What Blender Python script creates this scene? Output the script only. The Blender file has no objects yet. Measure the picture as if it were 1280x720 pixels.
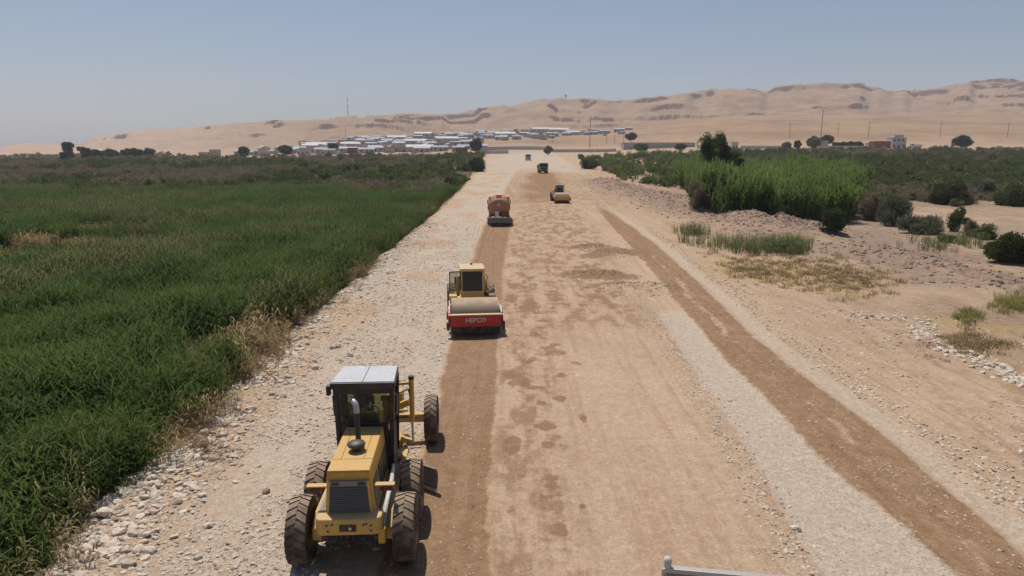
import bpy, bmesh, math, random
import numpy as np
from mathutils import Vector, Matrix, Euler

# ------------------------------------------------------------------ camera, sky, sun, exposure
SC = bpy.context.scene
COL = SC.collection
CAM_H = 8.2
FOC = 865.0                                # focal length in pixels of the 1280 wide photograph
PITCH = math.atan(173 / 865)
cam_d = bpy.data.cameras.new('camera')
cam_d.sensor_width = 36.0
cam_d.lens = FOC / 1280 * 36.0
cam_d.clip_start = 0.1
cam_d.clip_end = 20000
cam = bpy.data.objects.new('camera', cam_d)
COL.objects.link(cam)
cam.location = (0, 0, CAM_H)
cam.rotation_euler = (math.pi / 2 - PITCH, 0, 0)
SC.camera = cam

SUN_EL, SUN_AZ = math.radians(67), math.radians(-27)      # azimuth from +Y towards +X: ahead and to the left
world = bpy.data.worlds.new('World')
SC.world = world
world.use_nodes = True
wn = world.node_tree
bg = wn.nodes['Background']
sky = wn.nodes.new('ShaderNodeTexSky')
sky.sky_type = 'NISHITA'
sky.sun_disc = False
sky.sun_elevation = SUN_EL
sky.sun_rotation = SUN_AZ
sky.altitude = 300
sky.air_density = 1.0
sky.dust_density = 1.6
sky.ozone_density = 3.5
wn.links.new(sky.outputs[0], bg.inputs[0])
bg.inputs[1].default_value = 0.08
sun_d = bpy.data.lights.new('sun', 'SUN')
sun_d.energy = 4.5
sun_d.angle = math.radians(0.55)
sun_d.color = (1.0, 0.94, 0.86)
sun = bpy.data.objects.new('sun', sun_d)
COL.objects.link(sun)
to_sun = Vector((math.sin(SUN_AZ) * math.cos(SUN_EL), math.cos(SUN_AZ) * math.cos(SUN_EL), math.sin(SUN_EL)))
sun.rotation_euler = to_sun.to_track_quat('Z', 'Y').to_euler()
sun.location = (0, 0, 60)
SC.view_settings.view_transform = 'Standard'
SC.view_settings.look = 'None'
SC.view_settings.exposure = 0.0
SC.view_settings.gamma = 1.0
SC.render.engine = 'CYCLES'
SC.cycles.use_denoising = True
SC.cycles.use_adaptive_sampling = True
SC.cycles.adaptive_threshold = 0.02
SC.cycles.max_bounces = 5
SC.cycles.diffuse_bounces = 2
SC.cycles.transparent_max_bounces = 8
SC.cycles.volume_bounces = 1

random.seed(7)
rng = np.random.default_rng(7)
PI = math.pi

# ------------------------------------------------------------------ survey: photograph point -> place on the ground
_F = np.array([0, math.cos(PITCH), -math.sin(PITCH)])
_U = np.array([0, math.sin(PITCH), math.cos(PITCH)])
def ray(px, py):
    d = _F + (px - 640) / FOC * np.array([1.0, 0, 0]) + (360 - py) / FOC * _U
    return d
def flat(px, py, z=0.0):
    d = ray(px, py)
    t = (z - CAM_H) / d[2]
    return (d[0] * t, d[1] * t)

# ------------------------------------------------------------------ noise (numpy)
def _hash(ix, iy, s):
    n = (ix.astype(np.int64) * 374761393 + iy.astype(np.int64) * 668265263 + s * 974634777) & 0xFFFFFFFF
    n = ((n ^ (n >> 13)) * 1274126177) & 0xFFFFFFFF
    n = (n ^ (n >> 16)) & 0xFFFFFFFF
    return n / 4294967295.0
def vnoise(x, y, s=0):
    ix, iy = np.floor(x), np.floor(y)
    fx, fy = x - ix, y - iy
    fx = fx * fx * (3 - 2 * fx); fy = fy * fy * (3 - 2 * fy)
    a = _hash(ix, iy, s); b = _hash(ix + 1, iy, s); c = _hash(ix, iy + 1, s); d = _hash(ix + 1, iy + 1, s)
    return (a + (b - a) * fx) * (1 - fy) + (c + (d - c) * fx) * fy
def fbm(x, y, oct=4, s=0):
    x = np.asarray(x, float); y = np.asarray(y, float)
    t, amp, tot = 0.0, 1.0, 0.0
    for i in range(oct):
        t = t + amp * vnoise(x, y, s + i * 17); tot += amp
        x = x * 2.03 + 5.2; y = y * 2.03 + 1.7; amp *= 0.5
    return t / tot                        # 0..1
def sstep(a, b, x):
    t = np.clip((x - a) / (b - a), 0, 1)
    return t * t * (3 - 2 * t)

# ------------------------------------------------------------------ lines on the ground, each x as a function of y (distance ahead)
def edge(pts):
    w = sorted([flat(a, b)[::-1] for a, b in pts])
    ys = np.array([q[0] for q in w]); xs = np.array([q[1] for q in w])
    def fn(y):
        y = np.asarray(y, float)
        lo = xs[0] + (xs[1] - xs[0]) / (ys[1] - ys[0]) * (y - ys[0])
        hi = xs[-1] + (xs[-1] - xs[-2]) / (ys[-1] - ys[-2]) * (y - ys[-1])
        return np.where(y < ys[0], lo, np.where(y > ys[-1], hi, np.interp(y, ys, xs)))
    return fn
E_reed = edge([(45, 716), (112, 640), (165, 600), (215, 562), (262, 512), (300, 476), (335, 440), (395, 388), (470, 328), (535, 275), (563, 250), (588, 232), (600, 216)])
E_wl0 = edge([(465, 720), (535, 560), (563, 430), (583, 340), (603, 285), (626, 250)])
E_wl1 = edge([(607, 720), (612, 560), (624, 430), (630, 340), (640, 285), (650, 250)])
E_ct1 = edge([(990, 720), (905, 560), (850, 470), (800, 385), (768, 330)])
E_pl0 = edge([(1028, 720), (930, 560), (872, 470), (812, 378)])
E_wr0 = edge([(1192, 720), (1012, 560), (888, 430), (822, 350), (780, 300), (748, 265)])
E_wr1 = edge([(1305, 720), (1118, 560), (950, 430), (868, 350), (812, 300), (764, 265)])
E_rd1 = edge([(1420, 720), (1190, 560), (1000, 430), (900, 350), (835, 300), (775, 250), (735, 222), (700, 205)])
E_rdl = edge([(330, 720), (430, 560), (500, 430), (540, 350), (572, 300), (598, 250), (612, 222), (625, 205)])

def zlong(y):
    return np.interp(y, [-100, 95, 190, 320, 500, 780, 1100, 5000], [0, 0, 1.3, 3.0, 6.2, 22, 40, 40])
SKYLINE = [(-400, 189), (-60, 189), (0, 189), (30, 180), (75, 180), (102, 186), (120, 178), (150, 171), (165, 168), (200, 163), (250, 161), (330, 154), (390, 152), (437, 148), (500, 148), (560, 146),
           (600, 139), (640, 134), (690, 126), (720, 127), (760, 130), (800, 126), (850, 121), (880, 116), (915, 117), (945, 118), (960, 111), (1000, 109), (1060, 108), (1078, 115), (1100, 121),
           (1150, 115), (1200, 108), (1280, 103), (1400, 100), (1700, 110)]
_su = np.array([(a - 640) / FOC for a, b in SKYLINE]); _sa = np.array([(187 - b) / FOC for a, b in SKYLINE])
RIDGE = 2050.0
def hill_z(x, y):
    """height of the far hills: slopes that climb to a worn ridge with ledges of harder rock"""
    u = x / np.maximum(y, 1)
    elev = np.interp(u, _su, _sa)
    rr = RIDGE + 260 * (fbm(u * 6, u * 0 + 3, 3, 5) - .5)
    top = CAM_H + elev * rr
    base = 900 + 140 * (fbm(u * 5, u * 0 + 9, 3, 8) - .5) - 250 * sstep(.2, .8, u)
    t = np.clip((y - base) / (rr - base), 0, 1.0)
    prof = 0.52 * t ** 1.15 + 0.48 * sstep(0.25, 1, t)
    gul = np.abs(fbm(x / 150, y / 260, 4, 21) - .5) * 2
    hum = fbm(x / 330, y / 330, 4, 33) - .5
    fine = (np.abs(fbm(x / 45, y / 80, 4, 35) - .5) * 2 - .3) * 11 + (fbm(x / 26, y / 40, 3, 37) - .5) * 5
    z = top * prof * (1 - 0.30 * (1 - t) * gul * sstep(0, .35, t)) + hum * 46 * np.sin(np.clip(t, 0, 1) * PI) + fine * sstep(.05, .5, t)
    z = z - np.clip(y - rr, 0, 9000) * (0.05 + .10 * fbm(x / 400, y / 400, 3, 4))
    # ledges: quantise the height a little where the hard beds crop out
    bed = 24 + 12 * fbm(x / 700, y / 700, 2, 41)
    k = z / bed + 2.6 * fbm(x / 300, y / 300, 4, 44)
    fr = k - np.floor(k)
    outcrop = sstep(.49, .63, fbm(x / 120, y / 260, 5, 51)) * sstep(.30, .85, t)
    z = z + outcrop * bed * .42 * (sstep(.42, .50, fr) - fr)
    rock = outcrop
    px = 640 + u * FOC
    cap = np.zeros(np.shape(u))
    for a, b in ((946, 1078), (856, 886), (690, 735), (1120, 1175), (1195, 1300), (150, 172), (560, 600)): cap = np.maximum(cap, sstep(a - 6, a + 6, px) * sstep(b + 6, b - 6, px))
    z = z - 15 * cap * (1 - sstep(.925, .955, t + .03 * (fbm(x / 60, y / 200, 3, 57) - .5))) * sstep(.5, .85, t)
    rock = np.maximum(rock, cap * sstep(.40, .55, fbm(x / 50, y / 120, 3, 58)) * (t > .86) * (t < .975))
    return np.maximum(z, -5), rock, t
BANK = [flat(*q) for q in [(752, 232), (800, 245), (870, 262), (950, 276), (1015, 282)]]
BANK2 = [flat(*q) for q in [(1085, 300), (1150, 312), (1215, 330), (1290, 352)]]
HEAPS = [(flat(772, 318), 2.4, 1.5, .42), (flat(795, 362), 2.9, 1.1, .40), (flat(748, 345), 2.2, 1.0, .26), (flat(742, 310), 2.0, 1.0, .22)]
def poly_dist(x, y, pts):
    best = np.full(np.shape(x), 1e9)
    for (ax, ay), (bx, by) in zip(pts[:-1], pts[1:]):
        dx, dy = bx - ax, by - ay
        t = np.clip(((x - ax) * dx + (y - ay) * dy) / (dx * dx + dy * dy), 0, 1)
        best = np.minimum(best, np.hypot(x - ax - t * dx, y - ay - t * dy))
    return best
def ground_z(x, y, detail=True):
    x = np.asarray(x, float); y = np.asarray(y, float)
    u = x / np.maximum(y, 12)
    lift = np.interp(u, [-.8, -.42, -.22, 0, .12, .3, .8], [.05, .2, .7, 1, 1, 1.5, 1.6])
    z = zlong(y) * lift
    near = 1 - sstep(120, 300, y)
    # left: stony shoulder, then down the embankment into the reed bed
    el = E_reed(y) + 1.1 * (fbm(y / 3.1, y * 0 + 2, 3, 3) - .5)
    dl = el - x
    z = z - (1.35 * sstep(-.3, 2.4, dl)) * near
    z = z + .16 * sstep(1.6, 0, np.abs(dl + 1.0)) * fbm(x / 1.3, y / 1.3, 3, 6) * near
    # right: the ground falls a little, spoil bank, cut bank
    dr = x - E_rd1(y)
    z = z - .45 * sstep(0, 7, dr) * near - .5 * sstep(10, 26, dr) * near
    db = poly_dist(x, y, BANK)
    z = z + np.exp(-(db / 4.2) ** 2) * (0.6 + 1.7 * (fbm(x / 5, y / 5, 4, 12) - .3) + .9 * (fbm(x / 1.8, y / 1.8, 3, 13) - .5))
    db2 = poly_dist(x, y, BANK2)
    z = z + np.exp(-(db2 / 1.6) ** 2) * (0.2 + 1.3 * (fbm(x / 1.8, y / 1.8, 4, 14) - .35))
    # compacted layer of the carriageway stands a little proud of the pale strip
    c = sstep(.25, -.25, x - E_ct1(y) + .5 * (fbm(x / .9, y / .9, 3, 19) - .5)) * sstep(-.15, .15, x - E_wl1(y))
    z = z + .07 * c * near
    wr = sstep(-.25, .1, x - E_wr0(y)) * sstep(.25, -.1, x - E_wr1(y))
    z = z + .10 * wr * near * sstep(70, 55, y)
    wind = np.exp(-((x - (E_ct1(y) + E_pl0(y)) / 2) / .38) ** 2) * sstep(34, 30, y)
    z = z + .13 * wind * fbm(x / .5, y / .8, 3, 23)
    for (hx, hy), a, b, h in HEAPS:
        q = ((x - hx) / a) ** 2 + ((y - hy) / (b * 1.5)) ** 2
        z = z + h * np.exp(-q * 1.3) * (.6 + .8 * fbm(x / .9, y / .9, 3, 27))
    if detail:
        rough = .02 + .05 * sstep(.3, -.5, x - E_wl0(y)) + .05 * sstep(0, 2, dr) + .03 * wr
        z = z + rough * (fbm(x / .45, y / .45, 4, 61) - .5) * near * 1.4 + .10 * (fbm(x / 4, y / 4, 3, 63) - .5) * near
        z = z + 1.2 * (fbm(x / 60, y / 60, 3, 65) - .5) * sstep(200, 500, y)
    hz, rock, t = hill_z(x, y)
    z = np.where(y > 520, np.maximum(z, np.where(t > 0, hz + zlong(y) * lift * (1 - sstep(0, .35, t)), z)), z)
    return z
def gz(x, y):
    return float(ground_z(np.array([x]), np.array([y]))[0])
def spot(px, py):
    """where the line of sight through a point of the photograph meets the ground"""
    d = ray(px, py)
    ts = np.exp(np.linspace(math.log(6), math.log(2600), 900))
    zz = CAM_H + d[2] * ts - ground_z(d[0] * ts, d[1] * ts)
    i = int(np.argmax(zz < 0))
    t = ts[i] if zz[i] < 0 else ts[-1]
    x, y = d[0] * t, d[1] * t
    return Vector((x, y, gz(x, y)))
def ahead(px, y):
    """on the ground, y metres ahead, in the direction of column px"""
    x = (px - 640) / FOC * (y * math.cos(PITCH) + (CAM_H - 3) * math.sin(PITCH))
    return Vector((x, y, gz(x, y)))

# ------------------------------------------------------------------ materials
def new_mat(name):
    m = bpy.data.materials.new(name); m.use_nodes = True
    return m, m.node_tree.nodes, m.node_tree.links, m.node_tree.nodes['Principled BSDF']
def N(nodes, kind, **kw):
    n = nodes.new(kind)
    for k, v in kw.items():
        if k in n.inputs: n.inputs[k].default_value = v
        else: setattr(n, k, v)
    return n
def mixc(nd, lk, fac, a, b, mode='MIX'):
    n = nd.new('ShaderNodeMix'); n.data_type = 'RGBA'; n.blend_type = mode
    for i, v in ((0, fac), (6, a), (7, b)):
        if hasattr(v, 'is_linked'): lk.new(v, n.inputs[i])
        elif i == 0: n.inputs[0].default_value = v
        else: n.inputs[i].default_value = (*v[:3], 1)
    return n.outputs[2]
def mth(nd, lk, op, a, b=None, c=None):
    n = nd.new('ShaderNodeMath'); n.operation = op
    for i, v in enumerate((a, b, c)):
        if v is None: continue
        if hasattr(v, 'is_linked'): lk.new(v, n.inputs[i])
        else: n.inputs[i].default_value = v
    return n.outputs[0]
def ramp(nd, lk, v, a, b):
    n = nd.new('ShaderNodeMapRange'); n.interpolation_type = 'SMOOTHSTEP'
    lk.new(v, n.inputs[0]); n.inputs[1].default_value = a; n.inputs[2].default_value = b
    return n.outputs[0]
DUST = (0.40, 0.29, 0.20)
def paint(name, color, rough=.55, metal=0.0, dust=.35, scale=3.0, bump=.0, alt=None):
    """painted or bare surface with dust settled on it and wear"""
    m, nd, lk, b = new_mat(name)
    tc = nd.new('ShaderNodeTexCoord'); geo = nd.new('ShaderNodeNewGeometry')
    n1 = N(nd, 'ShaderNodeTexNoise', Scale=scale, Detail=8.0, Roughness=.65); lk.new(tc.outputs['Object'], n1.inputs['Vector'])
    n2 = N(nd, 'ShaderNodeTexNoise', Scale=scale * 9, Detail=4.0, Roughness=.6); lk.new(tc.outputs['Object'], n2.inputs['Vector'])
    col = mixc(nd, lk, ramp(nd, lk, n2.outputs[0], .35, .75), color, alt or tuple(c * .72 for c in color))
    sx = nd.new('ShaderNodeSeparateXYZ'); lk.new(geo.outputs['Normal'], sx.inputs[0])
    up = mth(nd, lk, 'MULTIPLY', mth(nd, lk, 'MAXIMUM', sx.outputs[2], 0.0), .25)
    f = mth(nd, lk, 'ADD', n1.outputs[0], up)
    fac = mth(nd, lk, 'MULTIPLY', ramp(nd, lk, f, .42, .85), min(1.0, dust * 1.6))
    col = mixc(nd, lk, fac, col, DUST)
    lk.new(col, b.inputs['Base Color'])
    lk.new(mth(nd, lk, 'ADD', mth(nd, lk, 'MULTIPLY', fac, .35), rough), b.inputs['Roughness'])
    b.inputs['Metallic'].default_value = metal
    if bump:
        bp = N(nd, 'ShaderNodeBump', Strength=.6, Distance=bump); lk.new(n2.outputs[0], bp.inputs['Height']); lk.new(bp.outputs[0], b.inputs['Normal'])
    return m
def glass(name, tint=(.55, .6, .6), alpha=.5):
    m, nd, lk, b = new_mat(name)
    b.inputs['Base Color'].default_value = (*[c * .12 for c in tint], 1); b.inputs['Roughness'].default_value = .08
    tr = nd.new('ShaderNodeBsdfTransparent'); tr.inputs[0].default_value = (*tint, 1)
    mx = nd.new('ShaderNodeMixShader'); mx.inputs[0].default_value = alpha
    lk.new(tr.outputs[0], mx.inputs[1]); lk.new(b.outputs[0], mx.inputs[2]); lk.new(mx.outputs[0], nd['Material Output'].inputs[0])
    return m
def leaf(name, c1, c2, trans=.35, rough=.6, scale=.6):
    """foliage: tint varies leaf to leaf, plant to plant; some light passes through"""
    m, nd, lk, b = new_mat(name)
    oi = nd.new('ShaderNodeObjectInfo'); geo = nd.new('ShaderNodeNewGeometry')
    n1 = N(nd, 'ShaderNodeTexNoise', Scale=scale, Detail=3.0); lk.new(geo.outputs['Position'], n1.inputs['Vector'])
    v = mth(nd, lk, 'ADD', mth(nd, lk, 'MULTIPLY', oi.outputs['Random'], .45), mth(nd, lk, 'MULTIPLY', geo.outputs['Random Per Island'], .45))
    v = mth(nd, lk, 'ADD', v, mth(nd, lk, 'MULTIPLY_ADD', n1.outputs[0], 1.0, -.5))
    cl = nd.new('ShaderNodeClamp'); lk.new(v, cl.inputs[0])
    col = mixc(nd, lk, cl.outputs[0], c1, c2)
    lk.new(col, b.inputs['Base Color']); b.inputs['Roughness'].default_value = rough
    b.inputs['Specular IOR Level'].default_value = .12
    t = nd.new('ShaderNodeBsdfTranslucent'); lk.new(col, t.inputs[0])
    mx = nd.new('ShaderNodeMixShader'); mx.inputs[0].default_value = trans
    lk.new(b.outputs[0], mx.inputs[1]); lk.new(t.outputs[0], mx.inputs[2]); lk.new(mx.outputs[0], nd['Material Output'].inputs[0])
    return m
def stone(name, c1, c2, bump=.02):
    m, nd, lk, b = new_mat(name)
    oi = nd.new('ShaderNodeObjectInfo'); tc = nd.new('ShaderNodeTexCoord')
    n1 = N(nd, 'ShaderNodeTexNoise', Scale=3.0, Detail=6.0, Roughness=.7); lk.new(tc.outputs['Object'], n1.inputs['Vector'])
    v = mth(nd, lk, 'ADD', mth(nd, lk, 'MULTIPLY', oi.outputs['Random'], .7), mth(nd, lk, 'MULTIPLY_ADD', n1.outputs[0], .9, -.3))
    cl = nd.new('ShaderNodeClamp'); lk.new(v, cl.inputs[0])
    lk.new(mixc(nd, lk, cl.outputs[0], c1, c2), b.inputs['Base Color']); b.inputs['Roughness'].default_value = .95
    bp = N(nd, 'ShaderNodeBump', Strength=.8, Distance=bump); lk.new(n1.outputs[0], bp.inputs['Height']); lk.new(bp.outputs[0], b.inputs['Normal'])
    return m

# ------------------------------------------------------------------ mesh helpers
class MB:
    def __init__(s): s.v = []; s.f = []
    def add(s, vs, fs):
        o = len(s.v); s.v += [tuple(q) for q in vs]; s.f += [tuple(o + i for i in q) for q in fs]; return s
    def hexa(s, b, t):                    # bottom four and top four corners, both counter-clockwise from above
        return s.add(list(b) + list(t), [(3, 2, 1, 0), (4, 5, 6, 7), (0, 1, 5, 4), (1, 2, 6, 5), (2, 3, 7, 6), (3, 0, 4, 7)])
    def box(s, x0, x1, y0, y1, z0, z1):
        q = [(x0, y0), (x1, y0), (x1, y1), (x0, y1)]
        return s.hexa([(a, b, z0) for a, b in q], [(a, b, z1) for a, b in q])
    def bar(s, p, q, w, h, up=(0, 0, 1)): # square bar from p to q
        p, q = Vector(p), Vector(q); d = (q - p).normalized(); up = Vector(up)
        if abs(d.dot(up)) > .98: up = Vector((0, 1, 0))
        r = d.cross(up).normalized() * w / 2; n = r.cross(d).normalized() * h / 2
        c = lambda o: [o - r - n, o + r - n, o + r + n, o - r + n]
        a, b = c(p), c(q)
        return s.add(a + b, [(0, 1, 2, 3)[::-1][::-1], (7, 6, 5, 4), (0, 4, 5, 1), (1, 5, 6, 2), (2, 6, 7, 3), (3, 7, 4, 0)])
    def cyl(s, p, q, r0, r1=None, n=16):
        r1 = r0 if r1 is None else r1
        p, q = Vector(p), Vector(q); d = (q - p).normalized()
        a = d.orthogonal().normalized(); b = d.cross(a)
        vs = [o + (a * math.cos(2 * PI * i / n) + b * math.sin(2 * PI * i / n)) * r for o, r in ((p, r0), (q, r1)) for i in range(n)]
        return s.add(vs, [(i, (i + 1) % n, n + (i + 1) % n, n + i) for i in range(n)] + [tuple(range(n))[::-1], tuple(range(n, 2 * n))])
    def tube(s, pts, r, n=8):
        pts = [Vector(p) for p in pts]; rs = r if isinstance(r, (list, tuple)) else [r] * len(pts)
        o = len(s.v); ref = None
        for i, p in enumerate(pts):
            d = (pts[min(i + 1, len(pts) - 1)] - pts[max(i - 1, 0)]).normalized()
            a = d.orthogonal().normalized() if ref is None else (ref - d * ref.dot(d)).normalized()
            ref = a; b = d.cross(a)
            s.v += [tuple(p + (a * math.cos(2 * PI * k / n) + b * math.sin(2 * PI * k / n)) * rs[i]) for k in range(n)]
        for i in range(len(pts) - 1):
            s.f += [(o + i * n + k, o + i * n + (k + 1) % n, o + (i + 1) * n + (k + 1) % n, o + (i + 1) * n + k) for k in range(n)]
        e = o + (len(pts) - 1) * n
        s.f += [tuple(range(o, o + n))[::-1], tuple(range(e, e + n))]
        return s
    def lathe_x(s, prof, c=(0, 0, 0), n=32, caps=True):       # profile of (radius, x), turned about the x axis
        o = len(s.v)
        for r, x in prof:
            s.v += [(c[0] + x, c[1] + r * math.cos(2 * PI * k / n), c[2] + r * math.sin(2 * PI * k / n)) for k in range(n)]
        for i in range(len(prof) - 1):
            s.f += [(o + i * n + k, o + (i + 1) * n + k, o + (i + 1) * n + (k + 1) % n, o + i * n + (k + 1) % n) for k in range(n)]
        if caps:
            e = o + (len(prof) - 1) * n
            s.f += [tuple(range(o, o + n)), tuple(range(e, e + n))[::-1]]
        return s
    def prism_x(s, poly, x0, x1):                              # outline of (y, z), extruded along x
        n = len(poly)
        return s.add([(x0, a, b) for a, b in poly] + [(x1, a, b) for a, b in poly],
                     [tuple(range(n)), tuple(range(2 * n - 1, n - 1, -1))] + [(i, n + i, n + (i + 1) % n, (i + 1) % n) for i in range(n)])
    def mesh(s, name, mat, smooth=None):
        me = bpy.data.meshes.new(name); me.from_pydata(s.v, [], s.f); me.materials.append(mat)
        bm = bmesh.new(); bm.from_mesh(me); bmesh.ops.recalc_face_normals(bm, faces=bm.faces); bm.to_mesh(me); bm.free()
        if smooth is not None:
            me.polygons.foreach_set('use_smooth', [True] * len(me.polygons)); me.set_sharp_from_angle(angle=math.radians(smooth))
        return me
    def build(s, name, mat, parent=None, bevel=0, smooth=None):
        return link(name, s.mesh(name, mat, smooth), parent, bevel)
def link(name, me, parent=None, bevel=0):
    o = bpy.data.objects.new(name, me); COL.objects.link(o)
    if parent is not None: o.parent = parent
    if bevel:
        b = o.modifiers.new('bevel', 'BEVEL'); b.width = bevel; b.segments = 2; b.limit_method = 'ANGLE'; b.angle_limit = math.radians(40)
    return o
def tag(o, label, cat, group=None, kind=None):
    o['label'] = label; o['category'] = cat
    if group: o['group'] = group
    if kind: o['kind'] = kind
    return o
def thing(name, label, cat, loc, rz=0.0, group=None, scale=None):
    o = bpy.data.objects.new(name, None); o.empty_display_size = .3; COL.objects.link(o)
    o.location = loc; o.rotation_euler = (0, 0, rz)
    if scale: o.scale = scale if hasattr(scale, '__len__') else (scale,) * 3
    return tag(o, label, cat, group)
def dup(root, loc, rz=0.0, scale=1.0, label=None):
    r = root.copy(); COL.objects.link(r); r.location = loc; r.rotation_euler = (0, 0, rz)
    r.scale = scale if hasattr(scale, '__len__') else (scale,) * 3
    if label: r['label'] = label
    for ch in root.children:
        c = ch.copy(); COL.objects.link(c); c.parent = r
        for g in ch.children:
            d = g.copy(); COL.objects.link(d); d.parent = c
    return r
def np_mesh(name, V, F, mat, smooth=False):
    me = bpy.data.meshes.new(name)
    V = np.asarray(V, np.float32); F = np.asarray(F, np.int32); k = F.shape[1]
    me.vertices.add(len(V)); me.vertices.foreach_set('co', V.ravel())
    me.loops.add(F.size); me.loops.foreach_set('vertex_index', F.ravel())
    me.polygons.add(len(F)); me.polygons.foreach_set('loop_start', np.arange(0, F.size, k, dtype=np.int32))
    if smooth: me.polygons.foreach_set('use_smooth', np.ones(len(F), bool))
    me.materials.append(mat); me.update(calc_edges=True)
    return me

# ------------------------------------------------------------------ ground material
def ground_material():
    m, nd, lk, b = new_mat('earth')
    geo = nd.new('ShaderNodeNewGeometry')
    a = nd.new('ShaderNodeAttribute'); a.attribute_name = 'zone_a'
    c = nd.new('ShaderNodeAttribute'); c.attribute_name = 'zone_b'
    sa = nd.new('ShaderNodeSeparateColor'); lk.new(a.outputs['Color'], sa.inputs[0])
    sb = nd.new('ShaderNodeSeparateColor'); lk.new(c.outputs['Color'], sb.inputs[0])
    wet, pale, stony = sa.outputs; mott = a.outputs['Alpha']
    grass, dark, rock = sb.outputs; hill = c.outputs['Alpha']
    def noise(scale, detail=6.0, rough=.6, stretch=None):
        n = N(nd, 'ShaderNodeTexNoise', Scale=scale, Detail=detail, Roughness=rough)
        if stretch:
            mp = nd.new('ShaderNodeMapping'); mp.inputs['Scale'].default_value = stretch
            mp.inputs['Rotation'].default_value = (0, 0, math.radians(1.5))
            lk.new(geo.outputs['Position'], mp.inputs[0]); lk.new(mp.outputs[0], n.inputs['Vector'])
        else: lk.new(geo.outputs['Position'], n.inputs['Vector'])
        return n.outputs[0]
    nf = noise(14.0, 8.0, .7); nm = noise(1.7, 8.0, .65); nl = noise(.16, 5.0, .6)
    rag = noise(3.6, 9.0, .74); crumb = noise(5.0, 9.0, .78)
    streak = noise(1.0, 6.0, .6, (3.2, .10, 1)); scrape = noise(1.0, 7.0, .68, (1.15, .38, 1))
    vo = N(nd, 'ShaderNodeTexVoronoi', Scale=9.0, Randomness=1.0); lk.new(geo.outputs['Position'], vo.inputs['Vector'])
    vc = nd.new('ShaderNodeSeparateColor'); lk.new(vo.outputs['Color'], vc.inputs[0])
    vs = N(nd, 'ShaderNodeTexVoronoi', Scale=26.0, Randomness=1.0); lk.new(geo.outputs['Position'], vs.inputs['Vector'])
    vsc = nd.new('ShaderNodeSeparateColor'); lk.new(vs.outputs['Color'], vsc.inputs[0])
    at3 = nd.new('ShaderNodeAttribute'); at3.attribute_name = 'zone_c'; soilm = at3.outputs['Fac']
    def edge_mask(mask, lo=.35, hi=.65, amp=.5):
        return ramp(nd, lk, mth(nd, lk, 'ADD', mask, mth(nd, lk, 'MULTIPLY_ADD', rag, amp * 1.8, -amp * .9)), lo, hi)
    tan = mixc(nd, lk, ramp(nd, lk, nl, .3, .7), (.455, .328, .220), (.395, .275, .182))
    tan = mixc(nd, lk, mth(nd, lk, 'MULTIPLY', ramp(nd, lk, nm, .35, .75), .5), tan, (.50, .375, .262))
    tan = mixc(nd, lk, mth(nd, lk, 'MULTIPLY', ramp(nd, lk, streak, .46, .66), .55), tan, (.345, .228, .145))
    # pale limestone gravel
    pl = mixc(nd, lk, vsc.outputs[0], (.39, .315, .24), (.50, .415, .325))
    pl = mixc(nd, lk, mth(nd, lk, 'MULTIPLY', ramp(nd, lk, streak, .45, .75), .35), pl, (.47, .375, .28))
    col = mixc(nd, lk, edge_mask(pale), tan, pl)
    # loose stones lying in the earth
    st = mixc(nd, lk, vc.outputs[0], (.40, .31, .23), (.66, .57, .465))
    keep = mth(nd, lk, 'MULTIPLY', ramp(nd, lk, vc.outputs[1], .45, .5), ramp(nd, lk, vo.outputs['Distance'], .05, .045))
    near_stone = ramp(nd, lk, vo.outputs['Distance'], .075, .05)
    keep = mth(nd, lk, 'MULTIPLY', near_stone, ramp(nd, lk, mth(nd, lk, 'ADD', vc.outputs[1], mth(nd, lk, 'MULTIPLY', stony, .75)), .78, .82))
    col = mixc(nd, lk, mth(nd, lk, 'MULTIPLY', keep, mth(nd, lk, 'MULTIPLY_ADD', stony, .85, .05)), col, st)
    # damp and worked soil
    brown = mixc(nd, lk, ramp(nd, lk, nm, .3, .7), (.235, .142, .078), (.30, .19, .112))
    brown = mixc(nd, lk, mth(nd, lk, 'MULTIPLY', ramp(nd, lk, streak, .42, .65), .45), brown, (.20, .105, .052))
    speck = mth(nd, lk, 'MULTIPLY', ramp(nd, lk, vsc.outputs[1], .80, .84), ramp(nd, lk, vs.outputs['Distance'], .026, .018))
    brown = mixc(nd, lk, speck, brown, (.50, .38, .27))
    col = mixc(nd, lk, mth(nd, lk, 'MULTIPLY', edge_mask(wet, .34, .66, .62), .93), col, brown)
    mm = ramp(nd, lk, mth(nd, lk, 'ADD', mth(nd, lk, 'MULTIPLY', scrape, .70), mth(nd, lk, 'MULTIPLY', nm, .38)), .49, .62)
    col = mixc(nd, lk, mth(nd, lk, 'MULTIPLY', mth(nd, lk, 'MULTIPLY', mm, mott), .9), col, (.25, .152, .086))
    soil = mixc(nd, lk, ramp(nd, lk, nm, .3, .7), (.185, .125, .088), (.36, .262, .195))
    soil = mixc(nd, lk, mth(nd, lk, 'MULTIPLY', ramp(nd, lk, nf, .45, .7), .6), soil, (.42, .32, .25))
    col = mixc(nd, lk, mth(nd, lk, 'MULTIPLY', soilm, .92), col, soil)
    # straw litter, reed bed floor
    dry = mixc(nd, lk, ramp(nd, lk, nf, .3, .7), (.34, .225, .10), (.44, .32, .17))
    col = mixc(nd, lk, mth(nd, lk, 'MULTIPLY', edge_mask(grass, .3, .8, .9), .8), col, dry)
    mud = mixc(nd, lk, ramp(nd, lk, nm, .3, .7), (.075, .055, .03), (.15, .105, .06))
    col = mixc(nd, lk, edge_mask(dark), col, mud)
    # hills
    hn = noise(.012, 8.0, .65); hn2 = noise(.06, 9.0, .75)
    hs = mixc(nd, lk, ramp(nd, lk, hn, .35, .68), (.365, .248, .155), (.26, .168, .105))
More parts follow.
